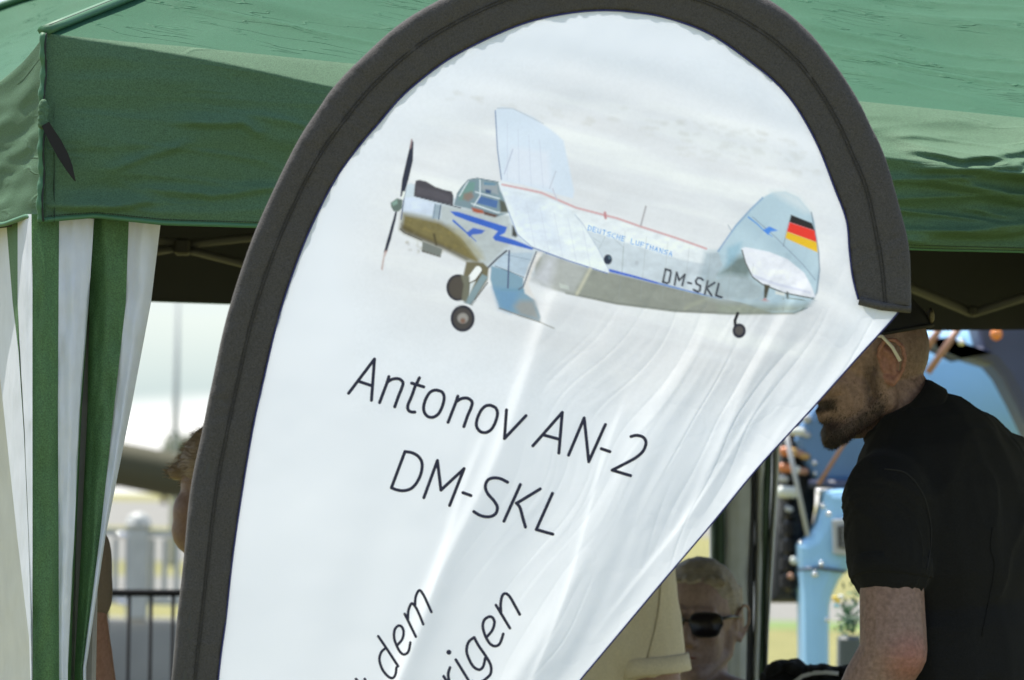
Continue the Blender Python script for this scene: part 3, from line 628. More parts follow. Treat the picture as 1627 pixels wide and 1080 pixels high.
# small blue lettering
F5 = {'D': ['0,0 0,1', '0,1 .6,.8 .6,.2 0,0'], 'E': ['0,0 0,1', '0,1 .6,1', '0,.5 .5,.5', '0,0 .6,0'], 'U': ['0,1 0,.1 .6,.1 .6,1'], 'T': ['.3,0 .3,1', '0,1 .6,1'], 'S': ['.6,1 0,.85 0,.55 .6,.45 .6,.1 0,0'], 'C': ['.6,1 0,.8 0,.2 .6,0'], 'H': ['0,0 0,1', '.6,0 .6,1', '0,.5 .6,.5'], 'L': ['0,1 0,0 .6,0'], 'F': ['0,0 0,1 .6,1', '0,.5 .5,.5'], 'A': ['0,0 .3,1 .6,0', '.1,.4 .5,.4'], 'N': ['0,0 0,1 .6,0 .6,1']}
x0, y0 = 934, 364; dxv = (136 / 18.0, 43 / 18.0)
for q, ch in enumerate('DEUTSCHE LUFTHANSA'):
    if ch == ' ': continue
    for s_ in F5[ch]:
        P = [tuple(float(z) for z in a.split(',')) for a in s_.split()]
        stroke([(x0 + q * dxv[0] + a * 7.2 + b * 1.6, y0 + q * dxv[1] + a * 2.2 - b * 6.8 + 1) for a, b in P], 1.3, (72, 148, 214), .7, .9)
# fin, rudder, tailplane
poly(G((700, 580), (740, 530), (780, 460), (850, 385), (905, 330), (950, 306), (1010, 303), (1070, 330), (1120, 390), (1143, 440), (1160, 560), (1168, 660), (1160, 760), (1120, 830), (1060, 860), (950, 862), (760, 800), (690, 700), (720, 640)), (176, 197, 210), 1.6)
poly(G((940, 300), (1010, 300), (1075, 325), (1130, 400), (1100, 400), (1000, 340)), (205, 214, 220), 6, .8); stroke(G((700, 578), (780, 462), (850, 385), (905, 332)), 2.2, (112, 150, 188), 1.2); stroke(G((1130, 400), (1163, 580), (1168, 660), (1155, 770), (1110, 840), (1050, 862)), 1.8, (110, 130, 150), 1.1)
poly(Dd((560, 560), (700, 500), (820, 500), (960, 600), (960, 720), (700, 720), (560, 680)), (160, 172, 178), 8, .8); poly(Dd((640, 740), (1270, 740), (1200, 790), (900, 800), (640, 790)), (148, 155, 142), 6, .8)
poly(Dd((640, 520), (750, 400), (830, 380), (875, 500), (840, 540), (720, 520)), (98, 112, 108), 6, .85); poly(Dd((700, 330), (800, 290), (790, 350), (740, 440), (690, 470)), (140, 178, 198), 4, .7)
poly(Dd((800, 335), (830, 325), (1000, 360), (1130, 412), (1250, 510), (1300, 600), (1330, 680), (1290, 690), (1100, 650), (950, 590), (880, 540), (830, 440)), (222, 224, 234), 1.4)
stroke(Dd((880, 530), (1050, 590), (1290, 650)), 3, (198, 202, 222), 2); stroke(Dd((805, 350), (830, 440), (880, 540), (950, 592), (1100, 652), (1310, 692)), 2.0, (84, 90, 86), 1); stroke(Dd((880, 110), (1040, 250), (1240, 450), (1330, 560)), 1.3, (140, 158, 176), 1)
stroke(Dd((1100, 320), (1140, 150)), 1.2, (130, 145, 160), 1); poly(Dd((965, 590), (1005, 600), (980, 690), (962, 690)), (74, 72, 58), 1.4); poly(Dd((1045, 640), (1110, 655), (1110, 675), (1045, 662)), (220, 222, 220), 1.2); stroke(Dd((1130, 650), (1130, 690)), 3, (80, 84, 80), 1.4); ellp(Dd((968, 704))[0], (3, 2.5), (190, 130, 130), 1.5)
stroke(Dd((1140, 690), (1250, 705), (1268, 730), (1230, 780)), 1.4, (110, 122, 110), 1); stroke(Dd((1100, 690), (1100, 780)), 1.2, (135, 142, 138), 1)
poly(Dd((1155, 95), (1305, 155), (1324, 210), (1142, 148)), (42, 40, 42), 1.1); poly(Dd((1144, 148), (1324, 208), (1338, 294), (1126, 215)), (224, 58, 48), 1.1); poly(Dd((1126, 215), (1338, 292), (1345, 364), (1114, 262)), (226, 182, 42), 1.1)
stroke(Dd((850, 112), (910, 158), (960, 208), (1020, 250)), 3.0, (98, 152, 214), 1, .9, 1.2); poly(Dd((955, 205), (1000, 178), (1062, 208), (1010, 216), (990, 238)), (78, 136, 220), 1.2)
stroke(Dd((775, 800), (755, 850), (757, 880)), 5, (30, 31, 38), 1); ellp(Dd((785, 924))[0], (10.6, 11.6), (32, 33, 50)); ellp(Dd((785, 922))[0], (6.8, 7.4), (88, 84, 84), 1.6)
# DM-SKL on the fuselage
K = (34, 36, 50)
for P in (((962, 530), (940, 638)), ((962, 530), (1003, 540), (1008, 560), (992, 640), (975, 650), (940, 638)), ((1040, 662), (1058, 558), (1078, 625), (1128, 575), (1106, 668)), ((1155, 645), (1182, 652)), ((1283, 622), (1270, 608), (1240, 604), (1222, 630), (1228, 655), (1262, 672), (1258, 712), (1240, 724), (1204, 706)), ((1325, 632), (1300, 742)), ((1385, 645), (1316, 690), (1358, 755)), ((1420, 655), (1396, 755), (1448, 772))):
    stroke(Cc(*P), 3.3, K, .9, .95)
# propeller
poly([(654, 221), (657, 226), (656, 255), (649, 285), (641, 312), (636, 312), (639, 285), (647, 250)], (46, 50, 66), 1); poly(B((178, 425), (165, 500), (120, 680), (85, 790), (55, 800), (100, 640), (140, 500), (160, 430)), (42, 46, 62), 1); poly(B((90, 780), (60, 850), (45, 960), (32, 950), (50, 850), (62, 790)), (178, 150, 146), 1.6); stroke([(654, 222), (652, 235)], 3, (170, 140, 140), 1.2, .6)
poly(B((118, 352), (175, 312), (225, 325), (222, 400), (190, 430), (145, 430), (122, 390)), (98, 112, 106), 1.3); poly(B((130, 352), (175, 325), (180, 360), (140, 380)), (140, 170, 160), 1.6, .8); stroke(B((238, 260), (225, 310)), 4, (226, 230, 226), 1.2)
i = sub(FUS, 4); dd = sdpoly(U[i], VV[i], FUS); mk = np.clip(-dd / 3, 0, 1)
tx_ = fnoise(U[i] / 9, VV[i] / 7, 51, 3) * .10 + fnoise(U[i] / 40, VV[i] / 12, 61, 3) * .12
C[i] = np.clip(C[i] * (1 + (tx_ * mk)[:, None]), 0, .95)
for q in range(7):
    xx = 985 + q * 34; stroke([(xx + 8, 368 + q * 8.5), (xx - 2, 478 + q * 3.5)], 1.0, (150, 156, 158), 1, .35)
for q in range(60):
    xx = 980 + q * 4.6; stroke([(xx, 441 + q * .95), (xx + 1, 441.2 + q * .95)], 1.2, (120, 124, 124), .8, .35)
for q in range(5): stroke([(836 + q * 22, 322 + q * 8), (850 + q * 22, 392 + q * 8)], 1.0, (196, 202, 218), 1, .6)
for q in range(4): stroke([(806 + q * 17, 196 + q * 9), (806 + q * 19, 286 + q * 4)], 1.0, (190, 196, 214), 1, .6)
i = sub([(560, 90), (1370, 660)], 0); C[i] = np.clip(C[i] * (1 + (fnoise(U[i] / 3.5, VV[i] / 3.5, 71, 2) * .035)[:, None]), 0, .96)
fb = Vector((FO.x, FO.y, 0)); base = at(220, 2500, 7.2)
flag = empty('feather_flag', Vector((base.x, base.y, 0)), 'white feather flag printed with a silver biplane and black lettering', 'flag')
P = flagpts(U, VV)
me = bpy.data.meshes.new('printed_cloth'); nr = len(rows)
Po = P - np.array(flag.location)
idx = np.arange(nr * NC).reshape(nr, NC); fa = np.stack([idx[:-1, :-1], idx[:-1, 1:], idx[1:, 1:], idx[1:, :-1]], -1).reshape(-1, 4)
me.vertices.add(len(Po)); me.vertices.foreach_set('co', Po.ravel()); me.loops.add(fa.size); me.loops.foreach_set('vertex_index', fa.ravel().astype(np.int32))
me.polygons.add(len(fa)); me.polygons.foreach_set('loop_start', np.arange(0, fa.size, 4, dtype=np.int32)); me.polygons.foreach_set('loop_total', np.full(len(fa), 4, dtype=np.int32)); me.update(calc_edges=True)
me.polygons.foreach_set('use_smooth', [True] * len(fa))
ca = me.color_attributes.new('print', 'FLOAT_COLOR', 'POINT'); ca.data.foreach_set('color', np.concatenate([C, np.ones((len(C), 1))], 1).ravel())
me.materials.append(M['cloth']); cl = bpy.data.objects.new('printed_cloth', me); COL.objects.link(cl); cl.parent = flag
# ---- sleeve
def sl_sec(i, front=True):
    o2 = OUT[i]; n2 = INN[i]; return o2, n2
Ns = len(INN); V = []
prof_w = [0, .03, .09, .18, .30, .40, .47, .50, .53, .62, .78, .92, 1.0]
prof_z = [0, .0050, .0085, .0096, .0088, .0074, .0062, .0056, .0058, .0054, .0045, .0034, .0022]
m_ = len(prof_w)
def planepts(u, v, z):
    f = np.array(Fw)[None] + np.array(Rt)[None] * ((u - 813.5) / FPX)[:, None] + np.array(Up)[None] * ((540 - v) / FPX)[:, None]
    t = np.dot(np.array(FO - CAMP), np.array(FN)) / (f @ np.array(FN)); return np.array(CAMP)[None] + f * t[:, None] + np.array(FN)[None] * z[:, None]
us = []; vs = []; zs = []; bl = []
for i in range(Ns):
    a_, b_ = OUT[i], INN[i]
    for side in (1, -1):
        for k in (range(m_) if side == 1 else range(m_ - 2, 0, -1)):
            q = a_ + (b_ - a_) * prof_w[k]; us.append(q[0]); vs.append(q[1])
            zs.append(side * prof_z[k] + .0018 * noise.noise(Vector((i * .12, prof_w[k] * 4, 3))) + .0013 * noise.noise(Vector((i * .45, prof_w[k] * 7, 8))))
            bl.append(1 if prof_w[k] > .9 else max(0, prof_w[k] - .5) / .4)
us = np.array(us); vs = np.array(vs); V = planepts(us, vs, np.array(zs) + wfun(us, vs) * np.array(bl) * .9)
ncs = 2 * m_ - 2
obj('sleeve', V, gridfaces(Ns, ncs, wrap=True), M['sleeve'], flag)
def fp(u, v, off): return Vector(flagpts([u], [v], off)[0])
sm = MB()
for wq in (.475, .525):
    pts = []
    for i in range(0, Ns):
        q = OUT[i] + (INN[i] - OUT[i]) * wq; pts.append(q)
    for i in range(Ns - 1):
        for h in np.linspace(0, 1, 4, endpoint=False):
            a_ = pts[i] + (pts[i + 1] - pts[i]) * h; b_ = pts[i] + (pts[i + 1] - pts[i]) * (h + .17)
            if a_[1] > 1110: continue
            zz = .0070
            def pt(q): 
                f = Fw + Rt * ((q[0] - 813.5) / FPX) + Up * ((540 - q[1]) / FPX); t = (FO - CAMP).dot(FN) / f.dot(FN); return CAMP + f * t + FN * zz
            sm.tube([pt(a_), pt(b_)], .0006, 4)
tag(sm.build('sleeve_stitching', M['seam'], flag), kind='stuff')
pp = MB(); pp.tube([Vector(x) for x in flagpts(INN[30:, 0], INN[30:, 1], .0026)], .0011, 6); pp.build('lens_fringe', M['navy'], flag)  # added tube that copies the blue lens fringe beside the sleeve
pp = MB(); dgp = resample(diag[2:], 12); pp.tube([Vector(x) for x in flagpts(dgp[:, 0], dgp[:, 1], .0004)], .0011, 6); pp.build('hem', M['navy'], flag)  # blue lens fringe again, added along the diagonal cloth edge
# end flap of sleeve at the free corner
sf = MB(); sf.tube([fp(1364, 478, .004), fp(1400, 487, .006), fp(1446, 491, .004)], .005, 8); sf.build('sleeve_hem', M['sleeve'], flag)
pm = MB(); pl = [OUT[i] + (INN[i] - OUT[i]) * .26 for i in range(0, Ns, 4)]
def pt0(q, zz=0):
    f = Fw + Rt * ((q[0] - 813.5) / FPX) + Up * ((540 - q[1]) / FPX); t = (FO - CAMP).dot(FN) / f.dot(FN); return CAMP + f * t + FN * zz
pl3 = [pt0(q) for q in pl]; b0 = Vector((pl3[0].x, pl3[0].y, 0.0)); pm.tube([b0, pl3[0]] + pl3[1:-1], [.012, .012] + [.010 * (1 - .6 * i / len(pl3)) for i in range(len(pl3) - 2)], 8); pm.build('pole', M['pole'], flag)
bs = MB(); bs.box((b0.x, b0.y, .012), (.42, .06, .024), bev=.006); bs.box((b0.x, b0.y, .012), (.06, .42, .025), bev=.006); autosmooth(bs.build('cross_base', M['steel'], flag))
# ---- lettering (traced strokes laid on the cloth)
def ribbon_word(name, strokes, wd):
    mb_v = []; mb_f = []; lay = 0
    for (pts, sm_) in strokes:
        P = resample(pts, 10) if sm_ else np.array([np.array(pts[i]) + (np.array(pts[i + 1]) - np.array(pts[i])) * t for i in range(len(pts) - 1) for t in np.linspace(0, 1, 14, endpoint=False)] + [pts[-1]])
        segs = [P] if sm_ else [P]
        n = len(P); tg = np.gradient(P, axis=0); tg /= np.maximum(np.linalg.norm(tg, axis=1), 1e-6)[:, None]; nm_ = np.stack([-tg[:, 1], tg[:, 0]], 1)
        off = .0005 + lay * .00004; lay += 1
        uv = []
        for j in (-1, -.33, .33, 1): uv.append(P + nm_ * j * wd / 2)
        uv = np.stack(uv, 1).reshape(-1, 2); w3 = flagpts(uv[:, 0], uv[:, 1], off); k0 = len(mb_v)
        mb_v += [tuple(x) for x in w3]; mb_f += gridfaces(n, 4, off=k0)
        for (c, tt) in ((P[0], -tg[0]), (P[-1], tg[-1])):   # rounded ends
            a0 = math.atan2(tt[1], tt[0]); q = [c] + [c + wd / 2 * np.array([math.cos(a0 + s), math.sin(a0 + s)]) for s in np.linspace(-math.pi / 2, math.pi / 2, 9)]
            q = np.array(q); w3 = flagpts(q[:, 0], q[:, 1], off + .00001); k0 = len(mb_v); mb_v += [tuple(x) for x in w3]; mb_f += [(k0, k0 + 1 + i, k0 + 2 + i) for i in range(8)]
    return obj(name, mb_v, mb_f, M['ink'], flag, smooth=False)
Z1 = X(5.423, 540, 550); Z2 = X(5.423, 780, 620); Z3 = X(5.423, 600, 690); Z4 = X(5.423, 560, 900)
def S_(f, *p): return (f(*p), False)
def Q_(f, *p): return (f(*p), True)
ribbon_word('lettering', [S_(Z1, (75, 405), (298, 110)), S_(Z1, (298, 110), (272, 465)), S_(Z1, (155, 300), (275, 340)),
    S_(Z1, (422, 262), (408, 310), (342, 485)), Q_(Z1, (405, 312), (450, 285), (505, 280), (542, 310), (535, 355), (505, 430), (472, 522)),
    S_(Z1, (685, 272), (655, 335)), S_(Z1, (618, 318), (722, 350)), Q_(Z1, (650, 340), (618, 430), (585, 510), (590, 550), (615, 566), (645, 567)),
    Q_(Z1, (835, 378), (880, 395), (898, 440), (885, 510), (850, 580), (800, 612), (750, 600), (722, 550), (730, 480), (765, 410), (800, 383), (835, 378)),
    S_(Z1, (1016, 430), (1000, 480), (932, 655)), Q_(Z1, (1000, 480), (1045, 452), (1100, 448), (1138, 480), (1130, 530), (1100, 600), (1068, 692)),
    Q_(Z1, (1295, 508), (1340, 530), (1358, 575), (1345, 640), (1310, 710), (1262, 742), (1210, 735), (1178, 690), (1182, 630), (1215, 555), (1255, 515), (1295, 508)),
    S_(Z1, (1436, 548), (1420, 795)), S_(Z1, (1420, 795), (1605, 598))], 5.1)
ribbon_word('lettering', [S_(Z2, (362, 478), (615, 190)), S_(Z2, (615, 190), (585, 540)), S_(Z2, (455, 385), (590, 422)),
    S_(Z2, (668, 558), (803, 238)), S_(Z2, (803, 238), (842, 615)), S_(Z2, (842, 615), (985, 295)), S_(Z2, (950, 503), (1025, 528)),
    Q_(Z2, (1208, 398), (1260, 388), (1315, 405), (1338, 450), (1315, 520), (1250, 580), (1140, 640), (1045, 688)), S_(Z2, (1045, 688), (1205, 735))], 5.1)
ribbon_word('lettering', [S_(Z3, (235, 148), (118, 460)), Q_(Z3, (235, 148), (300, 160), (355, 195), (382, 250), (375, 330), (340, 410), (290, 465), (225, 485), (165, 478), (118, 460)),
    S_(Z3, (398, 545), (515, 225)), S_(Z3, (515, 225), (545, 480)), S_(Z3, (545, 480), (745, 295)), S_(Z3, (745, 295), (620, 612)), S_(Z3, (735, 502), (805, 527)),
    Q_(Z3, (1120, 412), (1060, 382), (1000, 375), (950, 395), (930, 450), (950, 510), (1005, 575), (1032, 630), (1015, 685), (960, 710), (890, 700), (830, 665)),
    S_(Z3, (1230, 432), (1088, 748)), S_(Z3, (1400, 470), (1200, 592)), Q_(Z3, (1195, 592), (1225, 630), (1250, 720), (1272, 798)),
    S_(Z3, (1505, 508), (1365, 820)), S_(Z3, (1365, 820), (1508, 860))], 5.1)
ribbon_word('lettering', [S_(Z4, (222, 600), (290, 700), (395, 860)), Q_(Z4, (290, 700), (250, 735), (232, 800), (255, 880), (300, 940), (345, 962), (372, 930), (380, 870)),
    Q_(Z4, (392, 672), (432, 620), (440, 555), (420, 515), (390, 512), (362, 550), (360, 620), (385, 690), (415, 740), (450, 758), (485, 730), (500, 655)),
    S_(Z4, (450, 408), (548, 605)), Q_(Z4, (478, 460), (482, 380), (510, 318), (545, 350), (580, 420), (612, 498)), Q_(Z4, (540, 330), (545, 260), (575, 205), (610, 240), (645, 310), (682, 392)),
    S_(Z4, (105, 968), (125, 1010)), Q_(Z4, (30, 968), (60, 1000), (110, 1010), (125, 1060), (170, 1110)), S_(Z4, (60, 1050), (110, 990))], 4.3)
ribbon_word('lettering', [S_(Z4, (890, 802), (1005, 990), (1050, 1060)), S_(Z4, (828, 736), (831, 741)),
    Q_(Z4, (840, 870), (825, 920), (830, 975), (850, 1040), (900, 1120)), S_(Z4, (785, 945), (850, 1050)),
    Q_(Z4, (1048, 610), (1000, 650), (982, 720), (1000, 790), (1040, 860), (1090, 888), (1125, 860), (1142, 790)), Q_(Z4, (1048, 610), (1085, 680), (1150, 775), (1190, 850), (1190, 920), (1150, 965), (1090, 1000), (1030, 990)),
    Q_(Z4, (1162, 600), (1205, 545), (1222, 480), (1205, 440), (1175, 432), (1135, 460), (1122, 520), (1145, 600), (1185, 665), (1230, 685), (1270, 660), (1298, 580)),
    S_(Z4, (1235, 332), (1355, 530)), Q_(Z4, (1278, 390), (1275, 320), (1290, 250), (1320, 232), (1355, 262), (1395, 330), (1440, 412))], 4.6)
dot = MB(); dc = Z4((830, 738))[0]
q = np.array([dc] + [(dc[0] + 4 * math.cos(a), dc[1] + 4 * math.sin(a)) for a in np.linspace(0, 2 * math.pi, 17)]); w3 = flagpts(q[:, 0], q[:, 1], .0009); dot.add([Vector(x) for x in w3], [(0, i, i + 1) for i in range(1, 17)]); dot.build('lettering', M['ink'], flag, False)
# ------------------------------------------------------------------ people
def skinmat(name, c, c2, bump=.35):
    m = mat(name, c, .55, vcol2=c2, vscale=150, bump=bump, bscale=420, bdist=.0009, spec=.35)
    b = m.node_tree.nodes['Principled BSDF']; b.inputs['Subsurface Weight'].default_value = .12; b.inputs['Subsurface Radius'].default_value = (.01, .004, .002); b.inputs['Subsurface Scale'].default_value = .5
    return m
M['skin_a'] = skinmat('weathered skin', (.235, .145, .118), (.32, .205, .172))
M['skin_b'] = skinmat('fair skin', (.29, .18, .14), (.37, .24, .19))
M['skin_c'] = skinmat('tanned skin', (.24, .12, .08), (.32, .17, .12))
M['black_cotton'] = mat('black pique cotton', (.0082, .0084, .0088), .9, var=.3, vscale=500, bump=.9, bscale=1100, bdist=.0008, sheen=.03, spec=.25)
M['beige_cotton'] = mat('beige pique cotton', (.70, .62, .47), .85, var=.08, vscale=300, bump=.5, bscale=800, bdist=.0006)
M['brown_cotton'] = mat('grey brown cotton', (.17, .13, .10), .85, var=.1, vscale=300, bump=.5, bscale=800, bdist=.0006)
M['grey_cotton'] = mat('grey cotton', (.28, .27, .24), .85, var=.1, vscale=300)
M['denim'] = mat('dark trousers', (.03, .035, .05), .9, var=.2, vscale=200)
M['leather'] = mat('dark shoes', (.02, .018, .015), .5)
M['hair_dark'] = mat('dark beard hair', (.018, .013, .010), .6)
M['hair_brown'] = mat('brown hair', (.36, .27, .20), .5, var=.4, vscale=60, stretch=(1, 1, 8))
M['hair_blond'] = mat('short ash blond hair', (.23, .19, .13), .65, vcol2=(.33, .28, .20), vscale=60, bump=.8, bscale=120, bdist=.003, stretch=(1, 1, 4))
M['cap'] = mat('black cap cloth', (.007, .007, .009), .85, bump=.5, bscale=900, bdist=.0006)
M['olive'] = mat('olive cap strap', (.13, .11, .06), .7)
M['lens'] = mat('dark lens', (.010, .008, .010), .3, spec=.3)
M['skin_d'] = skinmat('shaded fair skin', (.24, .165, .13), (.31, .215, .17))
M['frame_black'] = mat('black glasses frame', (.01, .01, .01), .35)
M['frame_white'] = mat('white glasses temple', (.62, .58, .52), .4)
M['eyeball'] = mat('eye', (.6, .58, .55), .2)
M['button'] = mat('pale button', (.25, .22, .18), .4)
Zv = Vector((0, 0, 1))
def head_prims(mb, o, f, u, k=1.0, ears=True):
    l = u.cross(f).normalized()
    P = lambda a, b, c=0: o + (f * a + u * b + l * c) * k
    R = Matrix((f, l, u)).transposed()
    mb.ell(P(-.012, .025), (.094 * k, .076 * k, .090 * k), R, 24, 16)
    mb.ell(P(.030, -.028), (.062 * k, .060 * k, .086 * k), R, 20, 14)
    mb.cap(P(.074, -.098, -.012), .019 * k, P(.074, -.098, .012), .019 * k)
    mb.ell(P(.078, -.106), (.018 * k, .022 * k, .016 * k), R)
    for s in (-1, 1):
        mb.cap(P(-.008, -.060, s * .052), .020 * k, P(.066, -.098, s * .018), .019 * k)
        mb.cap(P(-.006, -.02, s * .055), .022 * k, P(-.008, -.060, s * .052), .020 * k)
        mb.ell(P(.058, -.022, s * .036), (.026 * k, .022 * k, .024 * k), R)
        mb.cap(P(.082, .024, s * .012), .012 * k, P(.068, .022, s * .042), .012 * k)
        mb.ell(P(.098, -.036, s * .012), (.011 * k, .008 * k, .008 * k), R)
        mb.cap(P(.089, -.060, 0), .0085 * k, P(.080, -.062, s * .020), .006 * k)
        mb.cap(P(.087, -.071, 0), .009 * k, P(.079, -.069, s * .018), .006 * k)
        if ears:
            e = lambda a, b, c: P(-.012 + a, -.004 + b, s * (.074 + c))
            hel = [(.011, .014, .008), (.007, .028, .012), (-.004, .037, .016), (-.018, .035, .020), (-.027, .021, .023), (-.028, .003, .021), (-.022, -.014, .017), (-.012, -.027, .012), (-.003, -.035, .009)]
            for a_, b_ in zip(hel[:-1], hel[1:]): mb.cap(e(*a_), .0042 * k, e(*b_), .0042 * k, 8)
            mb.cap(e(-.003, -.028, .006), .0072 * k, e(.004, -.022, .002), .0055 * k, 8)
            ant = [(-.004, .020, .007), (-.013, .012, .010), (-.014, -.002, .010), (-.008, -.014, .008)]
            for a_, b_ in zip(ant[:-1], ant[1:]): mb.cap(e(*a_), .0040 * k, e(*b_), .0040 * k, 8)
            mb.cap(e(.006, .004, .003), .005 * k, e(.006, -.008, .003), .005 * k, 8)
            mb.ell(e(-.006, .004, .001), (.020 * k, .0055 * k, .030 * k), R, 14, 10)
    mb.cap(P(.088, .010), .009 * k, P(.108, -.028), .0115 * k)
    return P, R, l
def hand_prims(mb, w_, d, side, k=1.0):
    d = d.normalized(); s = side - d * side.dot(d); s.normalize(); n = d.cross(s)
    R = Matrix((d, s, n)).transposed()
    mb.ell(w_ + d * .045 * k, (.052 * k, .040 * k, .016 * k), R)
    for i, (ln, y) in enumerate(((.072, .030), (.082, .010), (.076, -.011), (.060, -.031))):
        p0 = w_ + d * .075 * k + s * y * k; p1 = p0 + d * ln * .5 * k + n * .004; p2 = p1 + (d * .8 + n * .6).normalized() * ln * .5 * k
        mb.cap(p0, .0088 * k, p1, .0080 * k, 8); mb.cap(p1, .0080 * k, p2, .0068 * k, 8)
    p0 = w_ + d * .02 * k + s * .03 * k; p1 = p0 + (d * .5 + s * .85).normalized() * .045 * k; p2 = p1 + (d * .9 + s * .3).normalized() * .03 * k
    mb.cap(p0, .012 * k, p1, .010 * k, 8); mb.cap(p1, .010 * k, p2, .008 * k, 8)
def wrinkle(center=None, amp=.0035, fr=9.0, seed=1.0, rings=None):
    def f(co, no):
        n = fbm(co, fr, seed, 2); n2 = np.array([1 - abs(noise.noise(Vector((p[0] * fr * 1.4 + seed * 3, p[1] * fr * 1.4, p[2] * fr * .8)))) * 3.2 for p in co])
        d = n * amp + np.maximum(0, n2) ** 2 * amp * .7
        if rings is not None:
            for (c, r0, r1, a, wl) in rings:
                r = np.linalg.norm(co - np.array(c), axis=1); m_ = np.clip(1 - np.abs((r - (r0 + r1) / 2) / ((r1 - r0) / 2)), 0, 1)
                ph = np.array([noise.noise(Vector((p[0] * 9, p[1] * 9, p[2] * 9))) for p in co]) * 3
                d = d + a * m_ * np.maximum(0, np.sin(r / wl * 2 * math.pi + ph)) ** 2
        return co + no * d[:, None]
    return f
def build_person(label, head_o, f, u, k, neck, chest, pelvis, lat, shoulders, elbows, wrists, knees, ankles, skin, shirt, trousers, voxel, shirtname='shirt', sleeve_frac=.75, group=None, arm_r=(.050, .045, .036, .028), chest_r=(.19, .125, .2), rings=None, sv=.006, ears=True, amp=.0035, hips=None, head_only_detail=True):
    root = empty('person', Vector((pelvis.x, pelvis.y, 0)), label, 'person', group)
    mb = MB(); P, R, l = head_prims(mb, head_o, f, u, k, ears)
    fwd = Vector((lat.y, -lat.x, 0)).normalized()
    if fwd.dot(f) < 0: fwd = -fwd
    mb.cap(P(-.030, -.045), .056 * k, neck, .062 * k)
    mb.cap(P(-.02, -.075), .050 * k, neck + fwd * .01 - Zv * .02, .060 * k)
    up_ = (neck - pelvis).normalized(); Rt_ = Matrix((lat.normalized(), up_.cross(lat).normalized(), up_)).transposed()
    mb.ell(chest, (chest_r[0] - .02, chest_r[1] - .02, chest_r[2] - .01), Rt_); mb.ell(chest.lerp(pelvis, .5), (chest_r[0] - .04, chest_r[1] - .02, .2), Rt_); mb.ell(pelvis, (.16, .11, .14), Rt_)
    for i in (0, 1):
        mb.cap(neck, .05, shoulders[i], .055); mb.cap(shoulders[i], arm_r[0] + .004, shoulders[i].lerp(elbows[i], .5), arm_r[0]); mb.cap(shoulders[i].lerp(elbows[i], .5), arm_r[0], elbows[i], arm_r[1])
        mb.cap(elbows[i], arm_r[1] * .98, elbows[i].lerp(wrists[i], .3), arm_r[2] + .008); mb.cap(elbows[i].lerp(wrists[i], .3), arm_r[2] + .008, wrists[i], arm_r[3]); 
        hand_prims(mb, wrists[i], wrists[i] - elbows[i], lat * (1 if i else -1))
        h = pelvis + lat * (.09 if i else -.09) - Zv * .05
        mb.cap(h, .082, knees[i], .055); mb.cap(knees[i], .055, ankles[i], .036)
    body = remesh(mb, 'body', skin, root, voxel, 3)
    # shirt
    sb = MB(); sb.ell(chest, chest_r, Rt_); sb.ell(chest.lerp(pelvis, .45), (chest_r[0] - .015, chest_r[1] + .005, .22), Rt_); sb.ell(pelvis + up_ * .02, (.175, .13, .17), Rt_)
    for i in (0, 1):
        sb.cap(neck - Zv * .035, .062, shoulders[i], .068); sb.cap(shoulders[i], .070, shoulders[i].lerp(elbows[i], sleeve_frac), arm_r[0] + .014)
        sb.cap(shoulders[i], .07, chest + lat * (.1 if i else -.1), .09)
    sh = remesh(sb, shirtname, shirt, root, sv, 5, wrinkle(amp=amp, rings=rings))
    # trousers and shoes
    tb = MB(); tb.ell(pelvis - Zv * .06, (.165, .125, .13), Rt_)
    for i in (0, 1):
        h = pelvis + lat * (.09 if i else -.09) - Zv * .05; tb.cap(h, .095, knees[i], .07); tb.cap(knees[i], .07, ankles[i] + Zv * .04, .055)
    remesh(tb, 'trousers', trousers, root, .014, 3)
    for i in (0, 1):
        s_ = MB(); a = ankles[i]; s_.cap(Vector((a.x, a.y, .05)), .045, Vector((a.x, a.y, .04)) + fwd * .16, .038); s_.cap(Vector((a.x, a.y, .04)), .04, Vector((a.x, a.y, .09)), .045)
        remesh(s_, 'shoe', M['leather'], root, .01, 2)
    for s in (-1, 1):
        eb = MB(); eb.ell(P(.074, .002, s * .031), (.0125 * k,) * 3, n=16, m=10); eb.build('eye', M['eyeball'], root)
    return root, P, R, l, body, sh
def ring(c, a, b, ax, bx, up_, r, n=48, flat=1.0, h=None):
    pts = [c + ax * a * math.cos(t) + bx * b * math.sin(t) for t in np.linspace(0, 2 * math.pi, n + 1)]
    return pts
def strands(name, body, parent, test, dirfn, count, ln, wd, m, seed=5):
    """many short tapered hairs standing on the body surface"""
    rs = random.Random(seed); me = body.data; off = rloc(body)
    cand = []
    for p in me.polygons:
        c = p.center + off
        t = test(c)
        if t > 0: cand.append((c, p.normal.copy(), t))
    mb = MB()
    if not cand: return None
    for _ in range(count):
        c, n, t = rs.choice(cand)
        if rs.random() > t: continue
        d = (dirfn(c, n) + Vector((rs.uniform(-.35, .35), rs.uniform(-.35, .35), rs.uniform(-.35, .35)))).normalized()
        c = c + Vector((rs.uniform(-.002, .002), rs.uniform(-.002, .002), rs.uniform(-.002, .002))) - n * .0008
        s = d.cross(n); s = s.normalized() if s.length > 1e-3 else Vector((1, 0, 0)); L_ = ln * rs.uniform(.5, 1.2) * (.5 + .5 * t)
        a = c; b = c + d * L_ * .55 + n * L_ * .12; e_ = c + d * L_
        k0 = len(mb.v); mb.v += [tuple(a - s * wd), tuple(a + s * wd), tuple(b + s * wd * .7), tuple(b - s * wd * .7), tuple(e_)]; mb.f += [(k0, k0 + 1, k0 + 2, k0 + 3), (k0 + 3, k0 + 2, k0 + 4)]
    return mb.build(name, m, parent, False)
